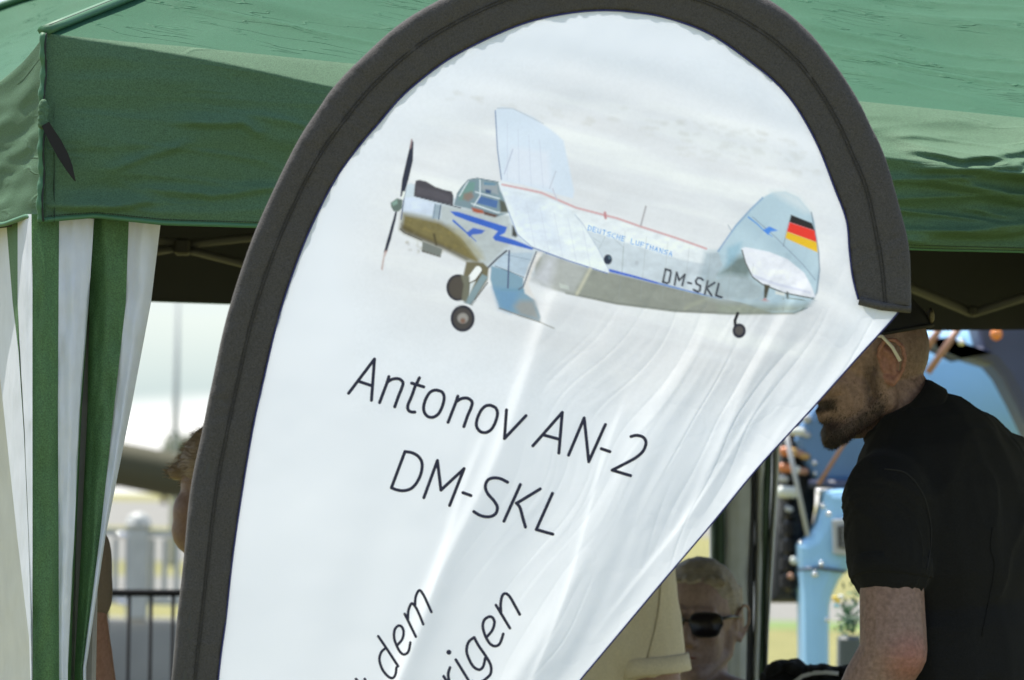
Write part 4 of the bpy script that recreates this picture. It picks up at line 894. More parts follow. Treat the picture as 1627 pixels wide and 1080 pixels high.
def pt(px, py, Y): return at(px, py, Y)
M['skin_m'] = skinmat('stubbled skin', (.190, .118, .092), (.30, .195, .158), .9)
_n = M['skin_m'].node_tree; _b = _n.nodes['Principled BSDF']; _l = _b.inputs['Base Color'].links[0].from_socket; _a = _n.nodes.new('ShaderNodeAttribute'); _a.attribute_name = 'tint'
_m = _n.nodes.new('ShaderNodeMix'); _m.data_type = 'RGBA'; _m.blend_type = 'MULTIPLY'; _m.inputs[0].default_value = 1
_n.links.new(_l, _m.inputs[6]); _n.links.new(_a.outputs[0], _m.inputs[7]); _n.links.new(_m.outputs[2], _b.inputs['Base Color'])
# ---- man in the black polo shirt
Y1 = 8.9; a = math.radians(11)
f1 = Vector((-math.cos(a) * .985, -.17, -math.sin(a))).normalized(); u1 = Vector((-math.sin(a), 0, math.cos(a))); u1 = (u1 - f1 * u1.dot(f1)).normalized()
lat1 = Vector((.574, .819, 0))
ho = pt(1378, 580, Y1)
neck1 = pt(1468, 690, Y1 + .02)
sh1 = [pt(1412, 792, Y1 - .12), pt(1610, 800, Y1 + .16)]
el1 = [pt(1420, 1035, Y1 - .16), pt(1640, 1060, Y1 + .20)]
wr1 = [pt(1315, 1215, Y1 - .10), pt(1330, 1230, Y1 + .12)]
pel1 = pt(1545, 1350, Y1 + .03)
kn1 = [pt(1500, 1830, Y1 - .05), pt(1580, 1830, Y1 + .12)]; an1 = [Vector((kn1[0].x + .02, kn1[0].y, .08)), Vector((kn1[1].x + .03, kn1[1].y, .08))]
sc1 = horizon_scale(Y1)
rings1 = [(pt(1378, 880, Y1 - .19), .045, .135, .0034, .0155)]
p1, P1, R1, l1, body1, shirt1 = build_person('bearded man in black polo shirt and backwards cap looking down', ho, f1, u1, .93, neck1, pt(1508, 850, Y1 + .02), pel1, lat1, sh1, el1, wr1, kn1, an1, M['skin_m'], M['black_cotton'], M['denim'], .0030, 'polo_shirt', .42, arm_r=(.047, .050, .040, .030), chest_r=(.19, .135, .215), rings=rings1, sv=.005, amp=.005)
ub = MB(); ub.ell(pt(1525, 752, Y1 + .06), (.11, .11, .085)); ub.cap(pt(1490, 700, Y1), .058, pt(1640, 790, Y1 + .16), .075)
remesh(ub, 'yoke', M['black_cotton'], p1, .006, 4, wrinkle(amp=.003))
# sleeve hem band
def band(name, c, axis, r, h, t, m, parent, sx=1.0):
    axis = axis.normalized(); a_ = axis.cross(Vector((0, 1, 0))).normalized(); b_ = axis.cross(a_); V = []; n = 48
    prof_ = [(0, -h / 2), (t, -h / 2 + t / 2), (t, h / 2 - t / 2), (0, h / 2), (-t * 2, h / 2), (-t * 2, -h / 2)]
    for i in range(n):
        th = 2 * math.pi * i / n; d = a_ * math.cos(th) * sx + b_ * math.sin(th)
        w_ = 1 + .02 * math.sin(th * 3 + 1)
        for (q, z) in prof_: V.append(c + d * (r * w_ + q) + axis * (z + .003 * math.sin(th * 2)))
    f_ = []
    for i in range(n):
        for j in range(6): f_.append((i * 6 + j, i * 6 + (j + 1) % 6, ((i + 1) % n) * 6 + (j + 1) % 6, ((i + 1) % n) * 6 + j))
    return obj(name, V, f_, m, parent)
ax = (el1[0] - sh1[0]); band('sleeve_cuff', sh1[0].lerp(el1[0], .46), ax + Vector((0, 0, 0)), .0585, .030, .002, M['black_cotton'], p1)
# collar
cc_ = pt(1440, 668, Y1 - .0); axn = (P1(-.03, -.05) - neck1).normalized(); axc = (axn * .75 + Vector((-.55, 0, .55))).normalized()
cv = []; n = 56
a_ = axc.cross(Vector((0, 1, 0))).normalized(); b_ = axc.cross(a_).normalized()
for i in range(n):
    th = 2 * math.pi * i / n; d = a_ * math.cos(th) * 1.02 + b_ * math.sin(th)
    for (q, z) in ((.058, .004), (.056, .020), (.060, .026), (.066, .018), (.074, -.006), (.072, -.012), (.062, -.014)): cv.append(cc_ + d * q * 1.0 + axc * (z + .003 * math.sin(th * 2 + 1)))
obj('collar', cv, gridfaces(n, 7, wrap=True) + [((n - 1) * 7 + j, (n - 1) * 7 + (j + 1) % 7, (j + 1) % 7, j) for j in range(7)], M['black_cotton'], p1)
# cap
def lath(o, f, l, u, k, rx, ry, rz, th0, nlat=16, nlon=48, cen=(-.012, 0, .025), grow=0):
    V = []
    for i in range(nlat):
        th = th0 * (1 - i / (nlat - 1)) + .01
        for j in range(nlon):
            ph = 2 * math.pi * j / nlon; g_ = 1 + .008 * abs(math.cos(ph * 3))
            V.append(o + (f * (cen[0] + rx * math.sin(th) * math.cos(ph) * g_) + l * (cen[1] + ry * math.sin(th) * math.sin(ph) * g_) + u * (cen[2] + rz * math.cos(th))) * k)
    return V
cb = MB(); n = 48
V = lath(ho, f1, l1, u1, .93, .104, .086, .103, math.radians(80)); 
cb.add(V, gridfaces(16, 48, wrap=True)); Vi = lath(ho, f1, l1, u1, .93, .0995, .0815, .099, math.radians(80)); cb.add(Vi, gridfaces(16, 48, wrap=True))
cb.add([V[j] for j in range(48)] + [Vi[j] for j in range(48)], gridfaces(2, 48, wrap=True))
cap_ = cb.build('cap', M['cap'], p1)
bt = MB(); bt.ell(P1(-.012, .129), (.007, .007, .004)); bt.build('button', M['cap'], cap_)
rb = MB(); rb.tube([ho + (f1 * (-.012 + .1035 * math.cos(t)) + l1 * (.0855 * math.sin(t)) + u1 * .0445) * .93 for t in np.linspace(0, 2 * math.pi, 60)], .0028, 6); rb.build('cap_band', M['cap'], cap_)
# bill (forward, hidden mostly behind the flag)
bv = []
for z in (0, -.003):
    for i in range(13):
        t = -1.15 + 2.3 * i / 12
        bv += [P1(-.012 + .100 * math.cos(t), .047 + z, .083 * math.sin(t)), P1(-.0 + .160 * math.cos(t) ** .8, .036 + z - .012 * math.cos(t) + .0 , .086 * math.sin(t))]
bf = []
for i in range(12): bf += [(2 * i, 2 * i + 1, 2 * i + 3, 2 * i + 2), (26 + 2 * i, 26 + 2 * i + 2, 26 + 2 * i + 3, 26 + 2 * i + 1), (2 * i + 1, 26 + 2 * i + 1, 26 + 2 * i + 3, 2 * i + 3)]
obj('cap_bill', bv, bf, M['cap'], cap_)
stp = MB(); stp.tube([P1(-.012 - .106 * math.cos(t), .064 - .018 * abs(math.sin(t)), .09 * math.sin(t)) for t in np.linspace(-.45, .45, 12)], .009, 8, flat=.35); stp.build('cap_strap', M['olive'], cap_)
# glasses temple
gt = MB(); gt.tube([P1(.085, .030, .066), P1(.04, .040, .080), P1(.004, .044, .088), P1(-.010, .040, .093), P1(-.022, .020, .098), P1(-.030, -.004, .100)], .0026, 8, flat=.5); gt.build('glasses_temple', M['frame_white'], p1)
# beard and stubble
def loc1(c): d = (c - ho) / .93; return d.dot(f1), d.dot(u1), d.dot(l1)
def beardtest(c):
    a_, b_, c_ = loc1(c)
    if b_ > .01 or b_ < -.16 or a_ < -.005: return 0
    if b_ < -.095 and a_ < .02: return 0
    chin = max(0, 1 - math.hypot(a_ - .085, (b_ + .105)) / .042)
    must = 1 if (a_ > .070 and -.062 < b_ < -.043) else 0
    jaw = max(0, 1 - abs((b_ + .098) - (a_ - .07) * -.45) / .03) * .9 if a_ < .09 else 0
    side = .22 if (a_ < .022 and b_ > -.075 and abs(c_) > .05 and a_ > .0) else 0
    return min(1, chin * 2.2 + must + jaw + side)
me_ = body1.data; nv = len(me_.vertices); co_ = np.empty(nv * 3); me_.vertices.foreach_get('co', co_); co_ = co_.reshape(-1, 3) + np.array(rloc(body1))
dl = (co_ - np.array(ho)) / .93; A_ = dl @ np.array(f1); B_ = dl @ np.array(u1); C_ = dl @ np.array(l1); tn = np.ones((nv, 4))
nz_ = fbm(co_, 60, 2.0, 2) * .5 if nv < 1 else fnoise(co_[:, 0] * 160, co_[:, 2] * 160 + co_[:, 1] * 90, 81, 3) * .35
def sm(x): x = np.clip(x, 0, 1); return x * x * (3 - 2 * x)
hd = (B_ > -.16) & (A_ > -.13)
chin = sm(1.5 - np.hypot(A_ - .088, B_ + .112) / .034); must = sm(1.4 - np.abs(B_ + .052) / .010) * sm((A_ - .066) / .012)
jaw = sm(1.35 - np.abs((B_ + .100) - (A_ - .06) * -.42) / .020) * sm((.10 - A_) / .02) * sm((A_ + .012) / .02) * .85
burn = sm(1.4 - np.abs(A_ - .012 - (B_ + .0) * -.06) / .012) * sm((.02 - B_) / .03) * sm((B_ + .11) / .03) * .62
bd = np.clip(np.maximum.reduce([chin, must, jaw, burn]) * (1 + nz_), 0, 1) * hd
neckst = sm((-.075 - B_) / .03) * sm((A_ + .03) / .04) * .35 * hd; nape_ = sm((-.035 - A_) / .03) * sm((B_ + .04) / .04) * .40 * hd
bd = np.maximum(bd, np.maximum(neckst, nape_) * (1 + nz_))
tn[:, :3] = 1 - bd[:, None] * np.array([[.82, .82, .80]])
ear_ = (np.abs(C_) > .078) & (A_ > -.05) & (A_ < .02) & (np.abs(B_) < .05); tn[ear_, :3] *= np.array([1.25, .95, .92])
eb_ = np.linalg.norm(co_ - np.array(el1[0] + Vector((.02, -.03, -.01))), axis=1); r_ = sm(1.2 - eb_ / .045)[:, None]; tn[:, :3] *= 1 + r_ * np.array([[.25, -.12, -.10]])
ca_ = me_.color_attributes.new('tint', 'FLOAT_COLOR', 'POINT'); ca_.data.foreach_set('color', tn.ravel())
strands('beard', body1, p1, beardtest, lambda c, n: n * .35 + f1 * .25 - u1 * .9, 11000, .0055, .00020, M['hair_dark'], 3)
def stub(c):
    a_, b_, c_ = loc1(c)
    if b_ < -.13 or a_ < -.02: return 0
    if b_ < -.02: return .5
    return .0
strands('stubble', body1, p1, stub, lambda c, n: n * .5 - u1 * .8, 5000, .0028, .00022, M['hair_dark'], 4)
def nape(c):
    a_, b_, c_ = loc1(c); return .9 if (-.115 < a_ < -.03 and -.05 < b_ < .05) else 0
strands('cropped_hair', body1, p1, nape, lambda c, n: n * .6 - u1 * .8, 6000, .0022, .0002, M['hair_dark'], 6)
def armhair(c): return .8 if (c.z < sh1[0].z - .14 and c.y < Y1 and c.z > wr1[0].z) else 0
0 and strands('arm_hair', body1, p1, armhair, lambda c, n: n * .3 - Zv * .9, 700, .006, .00014, M['hair_dark'], 9)
# ---- person in beige polo (head hidden behind the flag)
def standing(label, px, py_sh, Y, facing, skin, shirt, trous, vox, latw=.18, sleeve_frac=.6, hp=0, k=.95, headpitch=0, armr=(.048, .043, .036, .028), hoff=(0, 0), sv=.008, sname='shirt', ears=True):
    """facing: unit vector; px,py_sh = photo position of the neck base"""
    nk = at(px, py_sh, Y); F_ = Vector(facing).normalized(); lt = Vector((F_.y, -F_.x, 0)).normalized()   # lat -> right side
    sh = [nk - lt * latw - Zv * .065, nk + lt * latw - Zv * .065]
    el = [s_ + Vector((0, 0, -.29)) - lt * (.06 if i == 0 else -.06) for i, s_ in enumerate(sh)]; wr = [e_ + F_ * .12 - Zv * .22 for e_ in el]
    pel = Vector((nk.x, nk.y, nk.z - .50)) - F_ * .01; hz = pel.z
    kn = [pel - lt * .09 - Zv * hz * .48, pel + lt * .09 - Zv * hz * .48]; an = [Vector((q.x, q.y, .08)) for q in kn]
    a_ = headpitch; hf = (F_ * math.cos(a_) - Zv * math.sin(a_)).normalized(); hu = (F_ * math.sin(a_) + Zv * math.cos(a_)).normalized()
    head = nk + Zv * .135 + F_ * (.03 + hoff[0])
    r = build_person(label, head, hf, hu, k, nk, nk - Zv * .19, pel, lt, sh, el, wr, kn, an, skin, shirt, trous, vox, sname, sleeve_frac, chest_r=(.175, .12, .19), arm_r=armr, sv=sv, ears=ears)
    return r + (head, hf, hu, sh, el)
Y2 = 10.4; sc2 = horizon_scale(Y2)
r2 = standing('person in beige polo shirt half hidden behind the flag edge', 885, 838, Y2, (-.30, -.95, 0), M['skin_b'], M['beige_cotton'], M['denim'], .005, .140, .52, sname='polo_shirt', sv=.0055)
root2, P2, R2, l2 = r2[0], r2[1], r2[2], r2[3]; sh2, el2 = r2[9], r2[10]
for i in (0, 1): band('sleeve_cuff', sh2[i].lerp(el2[i], .60), el2[i] - sh2[i], .0645, .030, .0018, M['beige_cotton'], root2)
hb = MB(); hb.ell(P2(-.022, .035), (.100, .084, .095), R2); remesh(hb, 'hair', M['hair_brown'], root2, .006, 3)
# ---- blonde person with sunglasses, sitting at the back
Y3 = 10.95; sc3 = horizon_scale(Y3)
f3 = Vector((-.24, -.97, -.06)).normalized()
nk3 = at(1106, 1098, Y3); u3 = Vector((0, 0, 1)); u3 = (u3 - f3 * u3.dot(f3)).normalized(); lt3 = Vector((f3.y, -f3.x, 0)).normalized()
h3 = at(1108, 987, Y3)
pel3 = nk3 - Zv * .50 - f3 * .02; sh3 = [nk3 - lt3 * .17 - Zv * .06, nk3 + lt3 * .17 - Zv * .06]; el3 = [q - Zv * .27 + f3 * .06 for q in sh3]; wr3 = [q + f3 * .2 + Zv * .02 for q in el3]
kn3 = [pel3 + f3 * .42 - lt3 * .1, pel3 + f3 * .42 + lt3 * .1]; an3 = [Vector((q.x, q.y, .08)) for q in kn3]
p3, P3, R3, l3, body3, s3 = build_person('short haired blonde person in dark sunglasses facing the camera', h3, f3, u3, .93, nk3, nk3 - Zv * .19, pel3, lt3, sh3, el3, wr3, kn3, an3, M['skin_d'], M['black_cotton'], M['denim'], .0038, 'jacket', .8, chest_r=(.17, .11, .19))
hb = MB()
hb.ell(P3(-.022, .034), (.086, .077, .086), R3)
for i in range(16):
    t = -1.2 + 2.4 * i / 15; hb.cap(P3(-.02, .112, t * .02), .010, P3(.060 - .02 * abs(t), .080 + .005 * math.sin(i * 2.3), t * .050), .006)
for s in (-1, 1):
    for i in range(6): hb.cap(P3(.01 - i * .016, .06, s * .064), .011, P3(.000 - i * .018, .028 - .012 * i, s * .071), .006)
remesh(hb, 'hair', M['hair_blond'], p3, .0035, 5, wrinkle(amp=.0015, fr=40))
def lensmesh(P, s, k=1.0):
    V = []; n = 24
    for z in (0, .004):
        V.append(P(.098 + z, .002, s * .0375))
        for i in range(n):
            t = 2 * math.pi * i / n; x = .031 * math.copysign(abs(math.cos(t)) ** .6, math.cos(t)); y = .023 * math.copysign(abs(math.sin(t)) ** .6, math.sin(t))
            if y < 0: x *= .86
            V.append(P(.096 + z - .010 * ((x * s * 1 + .034) / .06) ** 2, .001 + y, s * .0375 + x))
    f_ = [(0, 1 + i, 1 + (i + 1) % n) for i in range(n)] + [(n + 1, n + 2 + (i + 1) % n, n + 2 + i) for i in range(n)] + [(1 + i, 1 + (i + 1) % n, n + 2 + (i + 1) % n, n + 2 + i) for i in range(n)]
    return V, f_
sg = MB()
for s in (-1, 1):
    V, f_ = lensmesh(P3, s); 
    sg.tube(V[26:50] + [V[26]], .0022, 6)
    sg.tube([P3(.088, .012, s * .060), P3(.05, .014, s * .076), P3(-.01, .010, s * .083)], .003, 6)
sg.tube([P3(.100, .008, -.008), P3(.103, .010, 0), P3(.100, .008, .008)], .0022, 6)
sun_ = sg.build('sunglasses', M['frame_black'], p3)
for s in (-1, 1):
    V, f_ = lensmesh(P3, s); obj('lens', V, f_, M['lens'], sun_)
lp = MB(); lp.cap(P3(.096, -.064, -.017), .0018, P3(.097, -.064, .017), .0018, 8); lp.build('lips', mat('lip line', (.16, .06, .05), .5), p3)
# ---- head behind the left sleeve, facing right
Y4 = 9.6
f4 = Vector((.80, .25, -.50)).normalized(); u4 = Vector((.45, .1, .88)); u4 = (u4 - f4 * u4.dot(f4)).normalized()
h4 = at(364, 796, Y4); nk4 = at(412, 884, Y4); lt4 = Vector((.3, -.95, 0)).normalized()
pel4 = Vector((nk4.x + .03, nk4.y, nk4.z - .5)); sh4 = [nk4 - lt4 * .16 - Zv * .06 , nk4 + lt4 * .16 - Zv * .06]; el4 = [q - Zv * .27 + Vector((.03, 0, 0)) for q in sh4]; wr4 = [q + Vector((.18, 0, -.05)) for q in el4]
kn4 = [pel4 - lt4 * .09 - Zv * .42, pel4 + lt4 * .09 - Zv * .42]; an4 = [Vector((q.x, q.y, .08)) for q in kn4]
p4, P4, R4, l4, body4, s4 = build_person('brown haired person bending behind the left edge of the flag', h4, f4, u4, .88, nk4, nk4 - Zv * .19, pel4, lt4, sh4, el4, wr4, kn4, an4, M['skin_b'], M['grey_cotton'], M['denim'], .005, 'shirt', .6, chest_r=(.16, .085, .19))
hb = MB(); hb.ell(P4(-.014, .052), (.098, .082, .082), R4); hb.cap(at(335, 720, Y4), .026, at(300, 742, Y4), .022); hb.cap(at(300, 742, Y4), .022, at(281, 750, Y4), .014); hb.cap(at(288, 745, Y4), .012, at(267, 747, Y4), .004)
hr = remesh(hb, 'hair', M['hair_brown'], p4, .0045, 2)
strands('hair', hr, p4, lambda c: 1, lambda c, n: n * .15 - f4 * .9 - u4 * .5, 5000, .012, .0005, M['hair_brown'], 12)
# ---- brown shirted person behind the corner curtain
r5 = standing('person in grey brown T-shirt mostly hidden behind the striped corner curtain', -30, 815, 9.3, (.35, .94, 0), M['skin_c'], M['brown_cotton'], M['denim'], .007, .145, .20, sv=.009)
hb = MB(); hb.ell(r5[1](-.022, .035), (.100, .084, .095), r5[2]); remesh(hb, 'hair', M['hair_brown'], r5[0], .006, 3)

# ------------------------------------------------------------------ behind the gazebo
M['lightblue'] = mat('light blue aircraft paint', (.30, .56, .82), .42, var=.05, vscale=6, spec=.4)
M['midblue'] = mat('mid blue aircraft paint', (.10, .20, .36), .4, var=.12, vscale=5)
M['navydark'] = mat('dark navy for shadow and seams', (.045, .055, .105), .45, var=.2, vscale=6)  # colours the shadow slab as well as the panel seams
M['enginedark'] = mat('oily engine metal', (.030, .028, .027), .45, metal=.3, var=.5, vscale=30)
M['copper'] = mat('orange pipe', (.50, .17, .06), .4); M['amber'] = mat('amber pipe', (.45, .28, .10), .4)
M['offwhite'] = mat('off white fitting', (.62, .64, .58), .45); M['rivet'] = mat('bright steel', (.75, .75, .75), .18, metal=1.0)
M['greyframe'] = mat('grey plate frame', (.42, .43, .43), .5); M['orangelamp'] = mat('orange lens', (.75, .25, .06), .2)
M['wood'] = mat('brown strut', (.36, .19, .12), .5); M['tyre'] = mat('tyre rubber', (.02, .02, .02), .8)
def prism(name, P, Y, th, m, parent, bev=.02, smooth_=0):
    """solid with the outline P, front at distance Y, thickness th, rounded edges"""
    if smooth_: P = [tuple(q) for q in resample(list(P) + [P[0]], smooth_)[:-1]]
    n = len(P); c = (sum(p[0] for p in P) / n, sum(p[1] for p in P) / n); V = []
    pts = [at(p[0], p[1], Y) for p in P]; cc = at(c[0], c[1], Y); d = Vector((0, 1, 0))
    for (o_, ins) in ((0, bev), (bev * .3, bev * .3), (bev, 0), (th - bev, 0), (th, bev)):
        for i, p in enumerate(pts):
            a_ = (pts[i] - pts[i - 1]).normalized(); b_ = (pts[(i + 1) % n] - pts[i]).normalized(); t = (a_ + b_).normalized() if (a_ + b_).length > 1e-3 else a_
            nn = Vector((-t.z, 0, t.x)); area = sum(P[j - 1][0] * P[j][1] - P[j][0] * P[j - 1][1] for j in range(n))
            nn = nn * (1 if area < 0 else -1)
            V.append(p + nn * ins + d * o_)
    f_ = gridfaces(5, n, wrap=True) + [tuple(range(n - 1, -1, -1)), tuple(range(4 * n, 5 * n))]
    o = obj(name, V, f_, m, parent); return autosmooth(o, 18)
YA = 16.0
pl_ = empty('aeroplane', Vector((at(1700, 800, YA).x, YA + .8, 0)), 'light blue aeroplane with navy shadow slab and exposed engine behind the man', 'aeroplane')
# fuselage: rounded body along x
V = []; xs = [1288, 1296, 1320, 1360, 1450, 1600, 1900, 2300, 2800, 3300]; top_ = [640, 620, 590, 540, 470, 430, 410, 420, 480, 560]; bt2 = [700, 735, 758, 770, 775, 780, 790, 780, 740, 690]
nf = 40
for i, x in enumerate(xs):
    a_ = at(x, top_[i], YA); b_ = at(x, bt2[i], YA); c = (a_ + b_) / 2; rz = (a_.z - b_.z) / 2; ry = min(.62, rz * 1.6)
    for j in range(nf):
        t = 2 * math.pi * j / nf; cx, sx_ = math.cos(t), math.sin(t)
        V.append(Vector((c.x, YA + .8 - ry * math.copysign(abs(cx) ** .8, cx) * 1.0, c.z + rz * math.copysign(abs(sx_) ** .75, sx_))))
obj('fuselage', V, gridfaces(len(xs), nf, wrap=True) + [tuple(range(nf - 1, -1, -1)), tuple(range(9 * nf, 10 * nf))], M['lightblue'], pl_)
prism('cowl_panel', [(1262, 700), (1275, 672), (1300, 640), (1345, 620), (1400, 640), (1400, 764), (1340, 768), (1300, 766), (1283, 740)], YA - .02, .3, M['midblue'], pl_, .02)
prism('shadow_slab', [(1466, 536), (1500, 552), (1540, 569), (1575, 580), (1592, 600), (1616, 645), (1650, 715), (1760, 800), (1760, 430), (1540, 430), (1549, 500), (1562, 550), (1530, 552), (1492, 534)], YA - .55, .35, M['navydark'], pl_, .03)  # navy solid painting the dark shadow across the light blue fuselage
prism('gear_fairing', [(1311, 778), (1350, 775), (1430, 775), (1430, 905), (1345, 908), (1334, 922), (1325, 942), (1319, 962), (1318, 1000), (1318, 1120), (1322, 1500), (1280, 1500), (1276, 1100), (1274, 960), (1271, 905), (1268, 866), (1288, 851), (1300, 832), (1308, 800)], YA - .1, .30, M['lightblue'], pl_, .03)
sb_ = MB(); sb_.tube([at(1268, 905, YA - .108), at(1300, 902, YA - .108), at(1345, 908, YA - .108)], .0045, 6); sb_.build('panel_seam', M['navydark'], pl_)
sb_ = MB(); sb_.tube([at(1285, 768, YA - .06), at(1350, 770, YA - .06), at(1420, 772, YA - .06)], .012, 8); sb_.build('panel_seam', M['navydark'], pl_)
wh = MB(); wc = at(1300, 1590, YA + .05); prof_ = [(.0, .05), (.10, .055), (.12, .07), (.155, .075), (.175, .05), (.18, 0), (.175, -.05), (.155, -.075), (.12, -.07), (.10, -.055), (0, -.05)]
V = [wc + Vector((r * math.cos(t), y, r * math.sin(t))) for t in np.linspace(0, 2 * math.pi, 40, endpoint=False) for (r, y) in [(max(a_, .004), b_) for a_, b_ in prof_]]
wz = wc.z - .18; V = [v - Vector((0, 0, wz)) for v in V]
obj('wheel', V, gridfaces(40, 11) + [(39 * 11 + j, 39 * 11 + j + 1, j + 1, j) for j in range(10)], M['tyre'], pl_)
for (x, y, r) in ((1302, 781, 5), (1308, 804, 5), (1317, 816, 5), (1305, 896, 5), (1295, 912, 6), (1315, 984, 5), (1295, 735, 5), (1528, 543, 7), (1272, 862, 4), (1296, 752, 4)):
    q = MB(); Yr = YA - .125 if y > 770 else (YA - .045 if x < 1400 else YA - .58); c = at(x, y, Yr); rr = r * .45 * YA / FPX; q.ell(c + Vector((0, .006, 0)), (rr * 1.9, .004, rr * 1.9), n=16, m=6); q.ell(c, (rr * 1.1, rr * 1.1, rr * 1.1), n=12, m=8); q.build('rivet', M['rivet'], pl_)
pf_ = prism('data_plate', [(1322, 826), (1362, 822), (1362, 884), (1324, 880)], YA - .13, .02, M['greyframe'], pl_, .004)
prism('plate_face', [(1331, 836), (1358, 833), (1358, 874), (1332, 870)], YA - .136, .008, M['enginedark'], pf_, .001)
for i in range(4):
    q = MB(); q.box(at(1345, 842 + i * 8, YA - .138), (.03, .004, .003)); q.build('plate_line', M['greyframe'], pf_, False)
for P_ in (((1530, 512), (1474, 592)), ((1500, 512), (1470, 556))):
    q = MB(); q.tube([at(*P_[0], YA - .7), at(*P_[1], YA - .7)], .009, 8); q.build('brace', M['wood'], pl_)
q = MB(); c = at(1583, 531, YA - .62); q.ell(c, (.016, .014, .016)); q.build('orange_lamp', M['orangelamp'], pl_); q = MB(); q.tube([at(1440, 548, YA - .2), at(1300, 770, YA - .2)], .006, 6); q.build('bracing_wire', M['wood'], pl_)
# engine
prism('engine_block', [(1243, 700), (1262, 668), (1290, 640), (1330, 630), (1330, 660), (1305, 700), (1298, 760), (1296, 800), (1290, 845), (1273, 862), (1266, 880), (1268, 958), (1222, 958), (1228, 870), (1238, 800), (1236, 740)], YA + .12, .35, M['enginedark'], pl_, .03)
for i in range(9):
    y = 700 + i * 28; q = MB()
    for j in range(7): q.box(at(1256, y + j * 2.6 - 8, YA + .05), (.052, .09, .0022))
    q.cap(at(1256, y - 8, YA + .06), .016, at(1256, y + 8, YA + .06), .016); tag(q.build('cylinder_fins', M['enginedark'], pl_), kind=None)
for (x0_, x1_, y, r, mm) in ((1246, 1254, 717, 8, 'copper'), (1256, 1262, 718, 8, 'amber'), (1266, 1274, 720, 6, 'wood'), (1276, 1282, 724, 6, 'amber'), (1244, 1256, 743, 8, 'copper'), (1262, 1268, 746, 7, 'offwhite'), (1272, 1280, 748, 6, 'wood'), (1244, 1262, 781, 10, 'offwhite'), (1262, 1274, 685, 7, 'offwhite'), (1281, 1283, 665, 7, 'greyframe'), (1244, 1248, 760, 6, 'greyframe'), (1280, 1284, 690, 5, 'greyframe'), (1252, 1256, 808, 5, 'greyframe'), (1256, 1258, 915, 5, 'wood'), (1262, 1266, 890, 7, 'offwhite')):
    q = MB(); k_ = YA / FPX; q.cap(at(x0_, y, YA - .02), r * k_, at(x1_, y + 1, YA - .02), r * k_ * .9, 12); q.build('engine_fitting', M[mm], pl_)
q = MB(); q.tube([at(1249, 690, YA - .08), at(1266, 768, YA - .08), at(1284, 852, YA - .08)], .0062, 8); q.build('push_rod', M['greyframe'], pl_)
# bag on a high table
YT = 10.75
tb_ = empty('bar_table', Vector((at(1290, 1100, YT).x, YT, 0)), 'high table in front of the rear curtain under the black bag', 'table')
tz = at(1290, 1100, YT).z; c = Vector((at(1290, 1100, YT).x, YT, 0))
q = MB(); q.box((c.x, c.y, tz - .015), (.34, .5, .03), bev=.006); autosmooth(q.build('tabletop', M['steel'], tb_))
for sx_ in (-1, 1):
    for sy_ in (-1, 1): q = MB(); q.tube([(c.x + sx_ * .14, c.y + sy_ * .2, tz - .03), (c.x + sx_ * .16, c.y + sy_ * .22, 0)], .012, 8); q.build('leg', M['steel'], tb_)
bg_ = empty('black_bag', Vector((c.x, c.y - .1, tz)), 'folded black bag with a grey strap lying on the high table', 'bag')
q = MB(); rs = random.Random(4)
for i in range(15):
    x = 1222 + i * 8.5; y = 1066 + rs.uniform(-3, 4) - (4 if 1 <= i <= 4 else 0); q.cap(at(x, y, YT - .12 + rs.uniform(-.03, .03)), .011, at(x + 14, y + rs.uniform(-3, 3), YT - .08), .012)
q.cap(at(1232, 1085, YT - .1), .028, at(1345, 1086, YT - .1), .028)
remesh(q, 'folded_fabric', M['black_cotton'], bg_, .004, 2, wrinkle(amp=.004, fr=30))
q = MB(); q.tube([at(x, y, YT - .155) for x, y in ((1262, 1084), (1275, 1074), (1292, 1069), (1312, 1068), (1332, 1070))], .004, 8, flat=.4); q.build('strap', M['greyframe'], bg_)
# flower tub
fl = empty('flower_tub', Vector((at(1349, 1000, 15.2).x, 15.2, 0)), 'small green plant with yellow flowers in a grey stand beside the blue fairing', 'plant')
M['leaf'] = mat('green leaves', (.02, .08, .03), .7, var=.5, vscale=40, trans=.1); M['yellow'] = mat('yellow petals', (.75, .55, .08), .5); M['cyan'] = mat('pale blue petals', (.35, .65, .75), .5)
q = MB(); z0 = at(1340, 1010, 15.2).z; cx = fl.location.x; q.box((cx, 15.2, z0 / 2), (.055, .12, z0), bev=.008); autosmooth(q.build('stand', mat('slate stand', (.07, .085, .085), .6), fl))
q = MB()
for i in range(110):
    p = Vector((cx + rs.gauss(0, .012), 15.2 + rs.gauss(0, .03), z0 + abs(rs.gauss(.04, .035)))); d = Vector((rs.uniform(-1, 1), rs.uniform(-1, 1), rs.uniform(-.3, 1))).normalized(); s_ = d.orthogonal().normalized()
    k0 = len(q.v); q.v += [tuple(p), tuple(p + d * .012 + s_ * .005), tuple(p + d * .026), tuple(p + d * .012 - s_ * .005)]; q.f.append((k0, k0 + 1, k0 + 2, k0 + 3))
tag(q.build('leaves', M['leaf'], fl), kind='stuff')
for (x, y, mm) in ((1326, 950, 'yellow'), (1331, 955, 'yellow'), (1329, 962, 'cyan'), (1336, 948, 'offwhite')):
    q = MB(); q.ell(at(x, y, 15.1), (.008, .006, .006)); q.build('flower', M[mm], fl)
